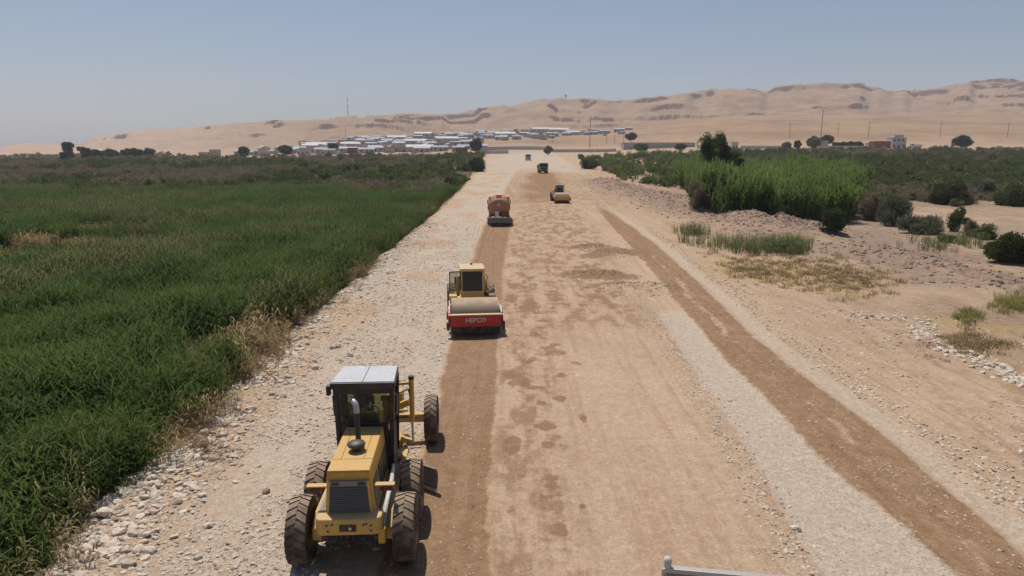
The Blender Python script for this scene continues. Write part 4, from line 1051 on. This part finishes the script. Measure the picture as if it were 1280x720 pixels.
        MB().bar((sx * .86, 2.95, 2.45), (sx * .40, 2.95, 2.42), .05, .06).build('hose_bar', YEL, li)
        MB().tube([(sx * .3, 2.7, 1.9), (sx * .55, 2.75, 2.25), (sx * .78, 2.9, 2.3), (sx * .86, 2.93, 2.0)], .022, 6).build('hose', BLK, g, smooth=50)
        MB().bar((sx * .55, 3.0, .95), (sx * .86, 2.95, .88), .12, .12).build('lift_lug', YEL_P, g, .01)
        MB().box(*sorted((sx * .17, sx * .48)), 2.55, 3.35, 1.95, 2.45).build('valve_block', YEL if sx > 0 else DRK, g, .03)
    MB().cyl((.1, 3.4, 1.55), (-.75, 3.1, .95), .055, n=12).build('sideshift_cylinder', YEL_P, g, smooth=40)
    # steps, tank, mudguard on the right
    for sx in (-1, 1):
        ld = MB().bar((sx * .74, 1.75, .45), (sx * .70, 1.75, 1.15), .04, .05); ld.bar((sx * .74, 2.15, .45), (sx * .70, 2.15, 1.15), .04, .05)
        lo = ld.build('ladder', YEL_P, g)
        for z in (.5, .75, 1.0): MB().box(*sorted((sx * .64, sx * .82)), 1.74, 2.16, z, z + .03).build('rung', YEL_P, lo)
        MB().hexa([(sx * .50 - .02, -1.2, 1.06), (sx * .50 + .02, -1.2, 1.06), (sx * .50 + .02, 1.2, 1.06), (sx * .50 - .02, 1.2, 1.06)], [(sx * .66 - .02, -1.2, 1.14), (sx * .66 + .02, -1.2, 1.14), (sx * .66 + .02, 1.2, 1.14), (sx * .66 - .02, 1.2, 1.14)]).build('walkway', GRY, g)
    MB().tube([(.62, -1.25, .80), (.64, -1.1, 1.05), (.66, -.6, 1.20), (.68, .0, 1.32), (.66, .5, 1.42)], [.05, .06, .05, .05, .03], 8).build('hose_sleeve', WHT, g, smooth=50)
    MB().box(.56, .70, -1.40, -1.15, .66, .98).build('battery_cover', YEL, g, .03)
    return g
gl = Vector((-3.24, 13.62, 0)); motor_grader((gl.x, gl.y, gz(gl.x, gl.y) + .02), math.radians(3.0))

def lettering(text, size, mat, parent, loc, rot, name='lettering', squash=1.0):
    cu = bpy.data.curves.new(name, 'FONT'); cu.body = text; cu.size = size; cu.align_x = 'CENTER'; cu.align_y = 'CENTER'; cu.extrude = .004; cu.offset = size * .015
    tmp = bpy.data.objects.new(name + '_tmp', cu); COL.objects.link(tmp)
    dg = bpy.context.evaluated_depsgraph_get(); me = bpy.data.meshes.new_from_object(tmp.evaluated_get(dg)); bpy.data.objects.remove(tmp)
    me.materials.clear(); me.materials.append(mat)
    o = link(name, me, parent); o.location = loc; o.rotation_euler = rot; o.scale = (squash, 1, 1)
    return o

# ------------------------------------------------------------------ soil compactors (drum at +y)
def roller(loc, rz, label, beam, body, roof, text=None, door=True, tyres=True, glassm=DARKGL, frame=None):
    frame = frame or YEL_P
    g = thing('road_roller', label, 'roller', loc, rz)
    R = .78
    dr = MB().lathe_x([(.0, -1.05), (R * .80, -1.05), (R * .84, -1.02), (R * .98, -1.06), (R, -1.05), (R, 1.05), (R * .98, 1.06), (R * .84, 1.02), (R * .80, 1.05), (.0, 1.05)], n=56, caps=False).build('drum', STEEL, g, smooth=30); dr.location = (0, 2.55, R)
    fm = MB()
    for sx in (-1, 1): fm.box(*sorted((sx * 1.10, sx * 1.22)), 1.55, 3.62, .62, .98)
    fm.build('drum_frame', beam, g, .02)
    fb = MB().box(-1.22, 1.22, 3.40, 3.62, .46, .98).build('front_beam', beam, g, .03)
    MB().box(-1.20, 1.20, 3.37, 3.64, .982, 1.02).build('beam_edge', CREAM, fb, .008)
    MB().box(-1.08, 1.08, 3.36, 3.42, .10, .455).build('scraper_shade_plate', DRK, fb)  # dark scraper plate, added to stand in for the black shade below the beam
    if text: lettering(text, .27, WHT, fb, (0, 3.626, .76), (PI / 2, 0, PI), squash=1.05)
    for sx in (-1, 1):
        MB().cyl((sx * 1.10, 2.55, R), (sx * 1.28, 2.55, R), .22, n=16).build('drum_hub', DRK, g, smooth=40)
        MB().box(*sorted((sx * 1.16, sx * 1.30)), 3.45, 3.70, .34, .70).build('beam_end', DRK, fb, .02)
        MB().bar((sx * 1.16, 3.45, 1.06), (sx * 1.16, 3.05, 1.30), .05, .06).build('beam_stay', WHT, fb)
        MB().bar((sx * 1.14, 3.4, 1.10), (sx * 1.14, 1.6, 1.22), .04, .05).build('scraper_bar', WHT, g)
    MB().box(-1.10, 1.10, 1.40, 1.62, .60, 1.05).build('rear_crossbeam', frame, g, .02)
    MB().box(-.30, .30, .85, 1.45, .55, .95).build('joint', DRK, g, .03)
    MB().box(-.85, .85, -2.3, .95, .65, 1.15).build('chassis', frame, g, .03)
    hd = MB().hexa([(-.80, -2.6, 1.15), (.80, -2.6, 1.15), (.80, -.55, 1.15), (-.80, -.55, 1.15)], [(-.66, -2.45, 1.78), (.66, -2.45, 1.78), (.70, -.55, 2.02), (-.70, -.55, 2.02)]).build('hood', body, g, .07)
    MB().box(-.55, .55, -2.615, -2.56, 1.2, 1.5).build('radiator_grille', BLK, hd)
    for sx in (-1, 1): MB().box(*sorted((sx * .775, sx * .805)), -2.1, -1.0, 1.28, 1.60).build('vent', BLK, hd)
    MB().cyl((.35, -1.2, 1.85), (.35, -1.2, 2.5), .05, n=10).build('exhaust_stack', DRK, hd, smooth=40)
    for sx in (-1, 1): wheel(g, (sx * .92, -1.45, .74), .75, .55, RIM, 18, sx)
    # cab
    c0, c1 = -.55, .75; hw = .55
    cb = MB().box(-hw, hw, c0, c1, 1.152, 1.36).build('cab', frame, g, .03)
    for sx in (-1, 1):
        for yy in (c0 + .04, c1 - .04):
            MB().box(sx * (hw - .03) - .045, sx * (hw - .03) + .045, yy - .04, yy + .04, 1.36, 2.48).build('pillar', frame if yy > 0 else BLK, cb, .008)
        if not (door and sx > 0):
            MB().box(sx * (hw - .03) - .008, sx * (hw - .03) + .008, c0 + .09, c1 - .09, 1.38, 2.44).build('side_window', glassm, cb)
        MB().bar((sx * .80, .1, .95), (sx * .80, .1, 1.3), .4, .05).build('step', DRK, cb)
    MB().box(-hw + .075, hw - .075, c1 - .06, c1 - .045, 1.50, 2.42).build('windscreen', glassm, cb)
    MB().box(-hw + .07, hw - .07, c1 - .07, c1 + .0, 1.36, 1.50).build('front_panel', frame, cb, .01)
    MB().box(-hw + .07, hw - .07, c1 - .07, c1 + .0, 2.40, 2.479).build('front_header', BLK, cb)
    MB().box(-hw + .075, hw - .075, c0 + .03, c0 + .045, 1.75, 2.46).build('rear_window', glassm, cb)
    MB().box(-hw + .075, hw - .075, c0 + .0, c0 + .05, 1.36, 1.75).build('rear_panel', DRK, cb)
    rf = MB().box(-hw - .06, hw + .06, c0 - .12, c1 + .16, 2.482, 2.62).build('cab_roof', roof, cb, .05)
    MB().cyl((0, -.3, 2.62), (0, -.3, 2.70), .07, .05, n=12).build('beacon', REDLAMP, rf, smooth=40)
    se = MB().box(-.24, .24, -.3, .15, 1.37, 1.66).build('seat', SEAT, cb, .05); MB().box(-.24, .24, -.38, -.28, 1.66, 2.2).build('seat_back', SEAT, se, .04)
    co = MB().hexa([(-.2, .35, 1.37), (.2, .35, 1.37), (.2, .6, 1.37), (-.2, .6, 1.37)], [(-.18, .3, 1.9), (.18, .3, 1.9), (.18, .46, 1.95), (-.18, .46, 1.95)]).build('console', DRK, cb)
    MB().tube([(.17 * math.cos(a), .30 + .1 * math.sin(a), 1.98 + .12 * math.sin(a)) for a in np.linspace(0, 2 * PI, 19)], .018, 6).build('steering_wheel', BLK, co, smooth=50)
    MB().box(-.12, .12, .46, .50, 1.80, 1.95).build('instrument_panel', WHT, co)
    if door:
        d = MB(); hx = hw + .02
        for a, b in (((hx, c1, 1.58), (hx + .52, c1 + .10, 1.58)), ((hx, c1, 2.46), (hx + .52, c1 + .10, 2.46)), ((hx, c1, 1.58), (hx, c1, 2.46)), ((hx + .52, c1 + .10, 1.58), (hx + .52, c1 + .10, 2.46))): d.bar(a, b, .05, .05)
        do = d.build('door', BLK, g)
        dg_ = MB(); dg_.hexa([(hx + .02, c1 - .004, 1.60), (hx + .50, c1 + .094, 1.60), (hx + .50, c1 + .104, 1.60), (hx + .02, c1 + .006, 1.60)], [(hx + .02, c1 - .004, 2.44), (hx + .50, c1 + .094, 2.44), (hx + .50, c1 + .104, 2.44), (hx + .02, c1 + .006, 2.44)])
        dg_.build('door_glass', glass('clear_glass', (.85, .86, .84), .18), do)
        MB().box(hx + .20, hx + .29, c1 + .02, c1 + .09, 1.95, 2.22).build('door_handle', BLK, do)
    MB().tube([(-.62, .76, 1.5), (-.72, .8, 2.2), (-.60, .76, 2.3)], .02, 6).build('mirror_arm', BLK, cb)
    if tyres:
        for sx in (-1, 1): MB().box(*sorted((sx * .74, sx * 1.12)), .3, .9, .8, 1.3).build('tool_box', frame if sx > 0 else DRK, g, .03)
    return g
p = flat(597, 400); fz = lambda q: (q[0], q[1], gz(*q))
rl = (-1.98, 33.4); roller(fz(rl), PI + math.radians(6), 'yellow road roller with red HEPCO front beam, steel drum and open cab door', RED, YEL_P, CREAM, 'HEPCO', True)
p2 = spot(699, 252); roller((p2.x, p2.y, p2.z), PI + math.radians(4), 'yellow road roller with grey cab working alone near the far spoil bank', YEL, YEL, GRY, None, False, True, CABGL, GRY)

# ------------------------------------------------------------------ trucks
def truck_cab(g, y0, y1, mat, zb=.75, zt=2.75, w=1.2):
    prof = [(y0, zb), (y0, zt), (y1 - .45, zt), (y1 - .08, zb + 1.05), (y1, zb + .9), (y1, zb)]
    cb = MB().prism_x(prof, -w, w).build('cab', mat, g, .06)
    MB().hexa([(-w + .12, y1 - .075, zb + 1.10), (w - .12, y1 - .075, zb + 1.10), (w - .12, y1 - .055, zb + 1.10), (-w + .12, y1 - .055, zb + 1.10)], [(-w + .18, y1 - .425, zt - .12), (w - .18, y1 - .425, zt - .12), (w - .18, y1 - .395, zt - .12), (-w + .18, y1 - .395, zt - .12)]).build('windscreen', DARKGL, cb)
    for sx in (-1, 1):
        d = MB().box(sx * w - .012, sx * w + .012, y0 + .15, y1 - .5, zb + .1, zt - .2).build('door', mat, cb)
        MB().box(sx * w - .016, sx * w + .016, y0 + .25, y1 - .55, zb + 1.1, zt - .3).build('side_window', DARKGL, d)
        MB().box(sx * (w - .25) - .12, sx * (w - .25) + .12, y1 - .01, y1 + .03, zb + .2, zb + .4).build('headlight', WHT, cb)
        MB().box(sx * (w + .14) - .05, sx * (w + .14) + .05, y1 - .5, y1 - .42, zb + 1.1, zb + 1.6).build('mirror', BLK, cb)
    MB().box(-w * .6, w * .6, y1 + .002, y1 + .03, zb + .35, zb + .75).build('grille', BLK, cb)
    MB().box(-w, w, y1 - .1, y1 + .12, .45, .72).build('bumper', DRK, g, .03)
    return cb
def tanker(loc, rz):
    g = thing('water_tanker', 'rusty orange water tanker spraying along the damp brown strip', 'tanker truck', loc, rz)
    for sx in (-1, 1):
        for y in (-2.1, -.85, 3.6): wheel(g, (sx * 1.02, y, .52), .52, .40 if y < 3 else .3, GRY, 0, sx)
    fr = MB()
    for sx in (-1, 1): fr.box(sx * .45 - .06, sx * .45 + .06, -3.2, 4.4, .75, .98)
    fr.build('chassis', DRK, g)
    # elliptical tank
    n, a, b, zc = 40, 1.20, .98, 2.02
    vs = []; fs = []
    prof = [(-3.22, .02), (-3.20, .5), (-3.12, .85), (-3.0, .985), (-2.95, 1.0), (-1.2, 1.0), (.6, 1.0), (2.35, 1.0), (2.42, .97), (2.52, .8), (2.58, .02)]
    for y, k in prof: vs += [(a * k * math.cos(2 * PI * i / n), y, zc + b * k * math.sin(2 * PI * i / n)) for i in range(n)]
    for j in range(len(prof) - 1): fs += [(j * n + i, j * n + (i + 1) % n, (j + 1) * n + (i + 1) % n, (j + 1) * n + i) for i in range(n)]
    fs += [tuple(range(n)), tuple(range((len(prof) - 1) * n, len(prof) * n))]
    tk = MB().add(vs, fs).build('tank', RUST, g, smooth=40)
    for y in (-2.9, -1.0, .8, 2.2):
        MB().tube([((a + .012) * math.cos(t), y, zc + (b + .012) * math.sin(t)) for t in np.linspace(-.3, PI + .3, 30)], .035, 6).build('tank_band', RUST, tk, smooth=50)
    for y in (-2.0, 0.2): MB().cyl((0, y, zc + b - .03), (0, y, zc + b + .16), .30, n=18).build('hatch', RED, tk, smooth=40)
    for sx in (-1, 1): MB().bar((sx * .55, -2.8, zc + b * .98), (sx * .55, 2.2, zc + b * .98), .06, .10).build('top_rail', RED, tk)
    MB().box(-.9, .9, -2.9, -2.5, zc + b * .72, zc + b * .84).build('rear_shelf', RED, tk)
    MB().add([(-.2, -3.235, 2.22), (.12, -3.235, 2.22), (-.02, -3.235, 2.55), (-.2, -3.225, 2.22), (.12, -3.225, 2.22), (-.02, -3.225, 2.55)], [(0, 1, 2), (5, 4, 3), (0, 3, 4, 1), (1, 4, 5, 2), (2, 5, 3, 0)]).build('marker_triangle', WHT, tk)
    MB().box(-.42, .0, -3.5, -3.18, 1.02, 1.62).build('pump_box', WHT, g, .03)
    MB().box(.12, 1.05, -3.42, -3.15, 1.02, 1.58).build('pump_housing', DRK, g, .03)
    for z in (1.25, 1.5): MB().box(.3, .95, -3.44, -3.425, z, z + .05).build('pump_slot', RUST, g)
    MB().bar((-1.0, -3.1, 1.15), (1.0, -3.1, 1.15), .14, .2).build('rear_beam', DRK, g)
    sb = MB().box(-1.32, 1.42, -3.72, -3.5, .42, .50).build('spray_bar', GRY, g)
    for i in range(14):
        x = -1.25 + i * .2; MB().box(x, x + .13, -3.70, -3.64, .50, .92).build('spray_plate', GRY, sb)
    MB().box(-1.32, 1.42, -3.60, -3.52, .92, .99).build('spray_rail', SILV, sb)
    MB().box(-1.25, 1.35, -3.62, -3.60, .30, .92).build('mud_flap', DRK, g)
    for x in (-1.1, 1.1): MB().bar((x, -3.55, .9), (x * .9, -3.1, 1.1), .08, .08).build('spray_bracket', DRK, sb)
    truck_cab(g, 2.75, 4.6, RED)
    return g
tp = spot(623, 284); tanker((tp.x, tp.y + 3.6, gz(tp.x, tp.y + 3.6) + .02), math.radians(1))
def dump_truck(loc, rz, label, mat, body, towards=False):
    g = thing('dump_truck', label, 'truck', loc, rz)
    for sx in (-1, 1):
        for y in (-2.0, -.7, 3.2): wheel(g, (sx * 1.0, y, .52), .52, .38, GRY, 0, sx)
    MB().box(-.5, .5, -3.0, 4.0, .75, 1.0).build('chassis', DRK, g)
    bd = MB()
    bd.box(-1.22, 1.22, -3.2, 1.9, 1.1, 1.2); bd.box(-1.24, -1.16, -3.2, 1.9, 1.2, 2.4); bd.box(1.16, 1.24, -3.2, 1.9, 1.2, 2.4); bd.box(-1.16, 1.16, 1.8, 1.9, 1.2, 2.75)
    bd.build('tipper_body', body, g, .01)
    for sx in (-1, 1):
        for y in (-2.6, -1.5, -.4, .7): MB().box(*sorted((sx * 1.24, sx * 1.31)), y, y + .12, 1.15, 2.38).build('rib', body, g)
    tg = MB().box(-1.15, 1.15, -3.26, -3.19, 1.2, 2.35).build('tailgate', body, g, .02)
    for x in (-.8, 0, .8): MB().box(x - .05, x + .05, -3.31, -3.262, 1.22, 2.33).build('tailgate_rib', body, tg)
    MB().box(-1.1, 1.1, -3.1, -2.95, .5, .75).build('rear_bumper', DRK, g)
    truck_cab(g, 2.1, 3.9, mat, .8, 2.9)
    return g
q = ahead(678, 205); dump_truck((q.x, q.y, q.z), math.radians(184), 'green dump truck driving on the pale far stretch of road', GREEN, GREEN)
q = ahead(660, 330); dump_truck((q.x, q.y, q.z), math.radians(180), 'pale truck tiny in the distance where the road nears the town', WHT, CREAM)
# flatbed truck close by: only its grey headboard with a white lamp shows
def flatbed(loc, rz):
    g = thing('flatbed_truck', 'grey truck with white corner lamp, only its top edge showing beside the compacted strip', 'truck', loc, rz)
    for sx in (-1, 1):
        for y in (-1.2, -4.4): wheel(g, (sx * .95, y, .45), .45, .3, GRY, 0, sx)
    MB().box(-.45, .45, -5.6, -.2, .62, .85).build('chassis', DRK, g)
    MB().box(-1.15, 1.15, -3.4, -.05, .95, 1.05).build('deck', GRY, g)
    hb = MB().box(-1.12, 1.12, -.10, -.04, 1.05, 2.38).build('tail_board', GRY, g)
    MB().box(-1.16, 1.16, -.12, -.02, 2.38, 2.45).build('top_rail', SILV, hb, .008)
    for x in (-1.14, -.4, .4, 1.14): MB().box(x - .04, x + .04, -.035, .02, 1.05, 2.378).build('post', SILV, hb)
    lp = MB().cyl((-1.11, -.07, 2.45), (-1.11, -.07, 2.52), .05, n=14).build('corner_lamp', WHT, hb, smooth=40)
    MB().lathe_x([(.055, 0), (.058, .03), (.045, .065), (.02, .082), (.002, .085)], n=16).build('lamp_dome', WHT, lp, smooth=50)
    d = lp.children[0]; d.rotation_euler = (0, -PI / 2, 0); d.location = (-1.11, -.07, 2.52)
    for sx in (-1, 1): MB().box(*sorted((sx * 1.09, sx * 1.15)), -3.4, -.13, 1.05, 1.75).build('side_board', GRY, g)
    MB().prism_x([(-5.6, .7), (-5.6, 1.5), (-5.2, 2.3), (-3.6, 2.3), (-3.6, .7)], -1.0, 1.0).build('cab', WHT, g, .06)
    return g
d = ray(832, 713); k = (2.45 - CAM_H) / d[2]; fx, fy = d[0] * k, d[1] * k
flatbed((fx + 1.12, fy - .15, gz(fx + 1.1, fy)), math.radians(-9))

# ------------------------------------------------------------------ the settlement below the hills
W_WH = paint('wall_white', (.54, .51, .47), .8, 0, .25, .3); W_GR = paint('wall_grey', (.42, .41, .40), .8, 0, .25, .3); W_TN = paint('wall_tan', (.46, .36, .27), .8, 0, .2, .3)
R_BL = paint('roof_blue', (.30, .38, .47), .6, 0, .2, .3); R_WH = paint('roof_white', (.58, .57, .55), .6, 0, .15, .3); R_GR = paint('roof_grey', (.35, .35, .36), .7, 0, .2, .3)
R_CR = paint('roof_cream', (.66, .60, .46), .6, 0, .15, .3); CONT = paint('container_red', (.26, .045, .04), .6, 0, .15, .5); DKW = paint('dark_opening', (.04, .04, .045), .5, 0, .1, 1)
def house(name, label, w, d, h, wall, roof, group, style, wins=3):
    t = thing(name, label, 'building', (0, 0, 0), 0, group)
    wl = MB().box(-w / 2, w / 2, -d / 2, d / 2, -1.5, h).build('wall', wall, t)
    for i in range(wins):
        x = -w / 2 + w * (i + .5) / wins
        if i == wins // 2: MB().box(x - .5, x + .5, -d / 2 - .03, -d / 2 - .001, 0, 2.0).build('door', DKW, wl)
        else: MB().box(x - .6, x + .6, -d / 2 - .03, -d / 2 - .001, 1.1, 2.1).build('window', DKW, wl)
    if style == 'gable':
        MB().prism_x([(-d / 2 - .3, h + .002), (0, h + d * .22), (d / 2 + .3, h + .002)], -w / 2 - .2, w / 2 + .2).build('roof', roof, t)
    elif style == 'arch':
        MB().prism_x([(-d / 2 - .1, h + .002)] + [(d / 2 * -math.cos(a), h + .1 + d * .25 * math.sin(a)) for a in np.linspace(0, PI, 8)] + [(d / 2 + .1, h + .002)], -w / 2 - .1, w / 2 + .1).build('roof', roof, t)
    else:
        MB().box(-w / 2 - .2, w / 2 + .2, -d / 2 - .2, d / 2 + .2, h + .002, h + .25).build('roof', roof, t)
    return t
KINDS = [('cabin', 'white prefab cabin with a flat pale roof in the settlement below the hills', 9, 4, 2.8, W_WH, R_WH, 'white cabins', 'flat', 3),
         ('cabin', 'white cabin with a blue grey roof in the settlement below the hills', 11, 5, 2.8, W_WH, R_BL, 'blue roofed cabins', 'gable', 3),
         ('tent_shelter', 'grey arched tent shelter in the settlement below the hills', 8, 6, 2.2, W_GR, R_GR, 'grey shelters', 'arch', 1),
         ('mud_house', 'tan flat roofed house in the settlement below the hills', 9, 7, 3.2, W_TN, W_TN, 'tan houses', 'flat', 3),
         ('warehouse', 'long pale warehouse with a white gable roof in the settlement', 22, 9, 3.6, W_WH, R_WH, 'pale warehouses', 'gable', 4)]
proto = [None] * len(KINDS)
def put_house(k, p, rz, s):
    if proto[k] is None:
        t = house(*KINDS[k]); proto[k] = t; t.location = p; t.rotation_euler = (0, 0, rz); t.scale = (s, s, s)
    else: dup(proto[k], p, rz, s)
random.seed(11)
placed = []; cand = []
for _ in range(2600):
    px = random.triangular(255, 800, 560); yy = random.uniform(520, 930)
    if px < 380 and yy > 620 + (px - 255): continue
    if px > 690 and yy < 800: continue
    if px < 330 and yy < 560: continue
    if abs(px - 650) < 45 and yy < 700: continue
    cand.append((px, yy))
for px in np.linspace(800, 875, 40): cand.append((px + random.uniform(-3, 3), random.uniform(900, 960)))
for px, yy in cand:
    x = (px - 640) / FOC * yy
    if any(abs(x - a) < 13 and abs(yy - b) < 12 for a, b in placed): continue
    if len(placed) > 265: break
    placed.append((x, yy))
zs = ground_z(np.array([a for a, b in placed]), np.array([b for a, b in placed]))
for (x, yy), z in zip(placed, zs):
    k = random.choices(range(5), (30, 26, 20, 16, 8))[0]
    put_house(k, (x, yy, float(z)), random.gauss(.1, .25) + (PI / 2 if random.random() < .2 else 0), random.uniform(.8, 1.25))
def wall_run(px0, px1, y, h, mat, label, name='boundary_wall'):
    a, b = ahead(px0, y), ahead(px1, y); t = thing(name, label, 'wall', a, math.atan2(b.y - a.y, b.x - a.x)); L = math.hypot(b.x - a.x, b.y - a.y); n = max(2, int(L / 12))
    zf = lambda i: gz(a.x + (b.x - a.x) * i / n, a.y + (b.y - a.y) * i / n) - a.z
    for i in range(n):
        z0, z1 = zf(i), zf(i + 1); x0, x1 = L * i / n, L * (i + 1) / n - .15
        MB().hexa([(x0, -.15, z0 - 1), (x1, -.15, z1 - 1), (x1, .15, z1 - 1), (x0, .15, z0 - 1)], [(x0, -.15, z0 + h), (x1, -.15, z1 + h), (x1, .15, z1 + h), (x0, .15, z0 + h)]).build('wall_panel', mat, t)
wall_run(596, 636, 470, 2.2, W_WH, 'white wall beside the tree at the road end')
wall_run(690, 770, 500, 2.2, W_WH, 'pale wall running from the road end to the long shed')
wall_run(600, 690, 530, 2.4, W_WH, 'white wall with small cabins behind it across the road end')
wall_run(925, 985, 480, 2.0, W_WH, 'low pale wall between the shed and the bare trees')
wall_run(1020, 1085, 450, 2.6, W_WH, 'low white wall in front of the long hedge')
def big(px0, px1, y, h, wall, roof, label, name, depth=9, style='flat', win=0):
    a, b = ahead(px0, y), ahead(px1, y); w = b.x - a.x
    t = house(name, label, w, depth, h, wall, roof, None, style, win); t.location = ((a.x + b.x) / 2, y + depth / 2, min(a.z, b.z)); return t
big(779, 868, 520, 5.0, W_GR, R_CR, 'long low shed with a cream white roof edge below the hills', 'long_shed', 14)
big(570, 584, 500, 4.0, CONT, CONT, 'red container building left of the road end tree', 'container', 5, 'flat', 0)
big(1091, 1112, 480, 4.6, CONT, R_GR, 'dark red walled building beside the white tower house', 'red_building', 7, 'flat', 3)
t = big(1113, 1131, 490, 7.0, W_WH, R_WH, 'white two storey house beside the dark red building', 'tower_house', 7, 'flat', 3)
MB().box(-3.2, 3.2, -2.5, 2.5, 7.27, 9.0).build('roof_room', W_WH, t)
for i in range(3): MB().box(-4 + i * 3, -2.6 + i * 3, -3.54, -3.502, 4.6, 6.0).build('window', DKW, t)
big(1022, 1034, 472, 5.4, W_WH, R_WH, 'white block with blue shade between tree and hedge', 'white_block', 6, 'flat', 2)
big(1083, 1090, 485, 3.4, W_WH, R_WH, 'small white cabin left of the dark red building', 'white_cabin', 4, 'flat', 1)
big(480, 530, 540, 4.0, W_TN, R_CR, 'tan building with a long cream roof behind the scrub', 'cream_roofed_building', 10, 'flat', 5)
big(118, 127, 560, 5.5, W_WH, R_WH, 'white hut among the trees at the far left', 'white_hut', 6, 'gable', 1)
big(435, 447, 530, 4.0, CONT, CONT, 'faded red cabin among the white cabins at the town edge', 'red_cabin', 5, 'flat', 1)
big(262, 272, 560, 6.0, W_TN, W_TN, 'tan square house at the left end of the town', 'tan_house', 7, 'flat', 2)
big(914, 922, 480, 4.4, W_WH, R_WH, 'small white cabin with dark windows right of the tall tree', 'white_kiosk', 4, 'flat', 2)
q = ahead(1144, 480); dump_truck((q.x, q.y, q.z), math.radians(80), 'white truck parked beside the white two storey house', WHT, WHT)

# ------------------------------------------------------------------ poles and masts
POLE = paint('pole', (.16, .14, .13), .8, 0, .1, .5)
def pole(px, y, h, label, group=None, r=.22):
    b = ahead(px, y); t = thing('utility_pole', label, 'pole', b, 0, group)
    MB().cyl((0, 0, -1), (0, 0, h), r, r * .7, 8).build('post', POLE, t, smooth=50)
    ca = MB().box(-1.2, 1.2, -.1, .1, h - .9, h - .7).build('crossarm', POLE, t)
    for x in (-1.0, 0, 1.0): MB().cyl((x, 0, h - .7), (x, 0, h - .4), .08, n=6).build('insulator', W_GR, ca)
pole(1024, 560, 24, 'tall utility pole standing by the trees left of the hedge', None, .3)
pole(737, 560, 24, 'tall utility pole between the road end and the long shed', None, .3)
for px, y, h in ((433, 900, 18), (554, 900, 18), (690, 640, 12), (758, 600, 11), (768, 600, 11), (779, 600, 12), (985, 600, 12), (1083, 600, 13), (1045, 620, 11), (1172, 600, 12), (1256, 600, 12)):
    pole(px, y, h, 'thin utility pole in the line along the foot of the hills', 'utility poles', .2)
def mast(px, y, h):
    b = ahead(px, y); t = thing('radio_mast', 'red and white lattice radio mast on the ridge above the town', 'mast', b)
    mats = (RED, WHT)
    for s in range(7):
        z0, z1 = h * s / 7 - (3 if s == 0 else 0), h * (s + 1) / 7; w = 1.5 - .1 * s; m = MB()
        for i in range(3):
            a, c = 2 * PI * i / 3, 2 * PI * (i + 1) / 3
            p, q2 = (w * math.cos(a), w * math.sin(a)), (w * math.cos(c), w * math.sin(c))
            m.bar((*p, z0), (*p, z1), .5, .5); m.bar((*p, z0), (*q2, (z0 + z1) / 2), .25, .25); m.bar((*q2, (z0 + z1) / 2), (*p, z1), .25, .25)
        m.build('lattice_section', mats[s % 2], t)
    MB().cyl((0, 0, h), (0, 0, h + 5), .2, n=6).build('antenna', POLE, t)
mast(437, 2030, 62)
b = ahead(706, 2060); t = thing('lookout_tower', 'small lookout tower with a blue cabin on the ridge', 'tower', b)
for sx in (-1, 1):
    for sy in (-1, 1): MB().bar((sx * 2.6, sy * 2.6, -3), (sx * 2, sy * 2, 8), .5, .5).build('leg', POLE, t)
MB().box(-3, 3, -3, 3, 8, 12.5).build('cabin', R_BL, t); MB().box(-3.6, 3.6, -3.6, 3.6, 12.5, 13.2).build('roof', R_GR, t)

# ------------------------------------------------------------------ haze
hz_mat = bpy.data.materials.new('haze'); hz_mat.use_nodes = True
_nd = hz_mat.node_tree.nodes; _nd.remove(_nd['Principled BSDF'])
pv = _nd.new('ShaderNodeVolumePrincipled'); pv.inputs['Density'].default_value = 0.00017; pv.inputs['Color'].default_value = (.74, .80, .92, 1); pv.inputs['Anisotropy'].default_value = 0.0
hz_mat.node_tree.links.new(pv.outputs[0], _nd['Material Output'].inputs['Volume'])
hz = MB().box(-5400, 5400, -200, 5000, -40, 420).build('haze', hz_mat)
tag(hz, 'thin pale dust haze hanging over the whole valley', 'haze', kind='stuff')
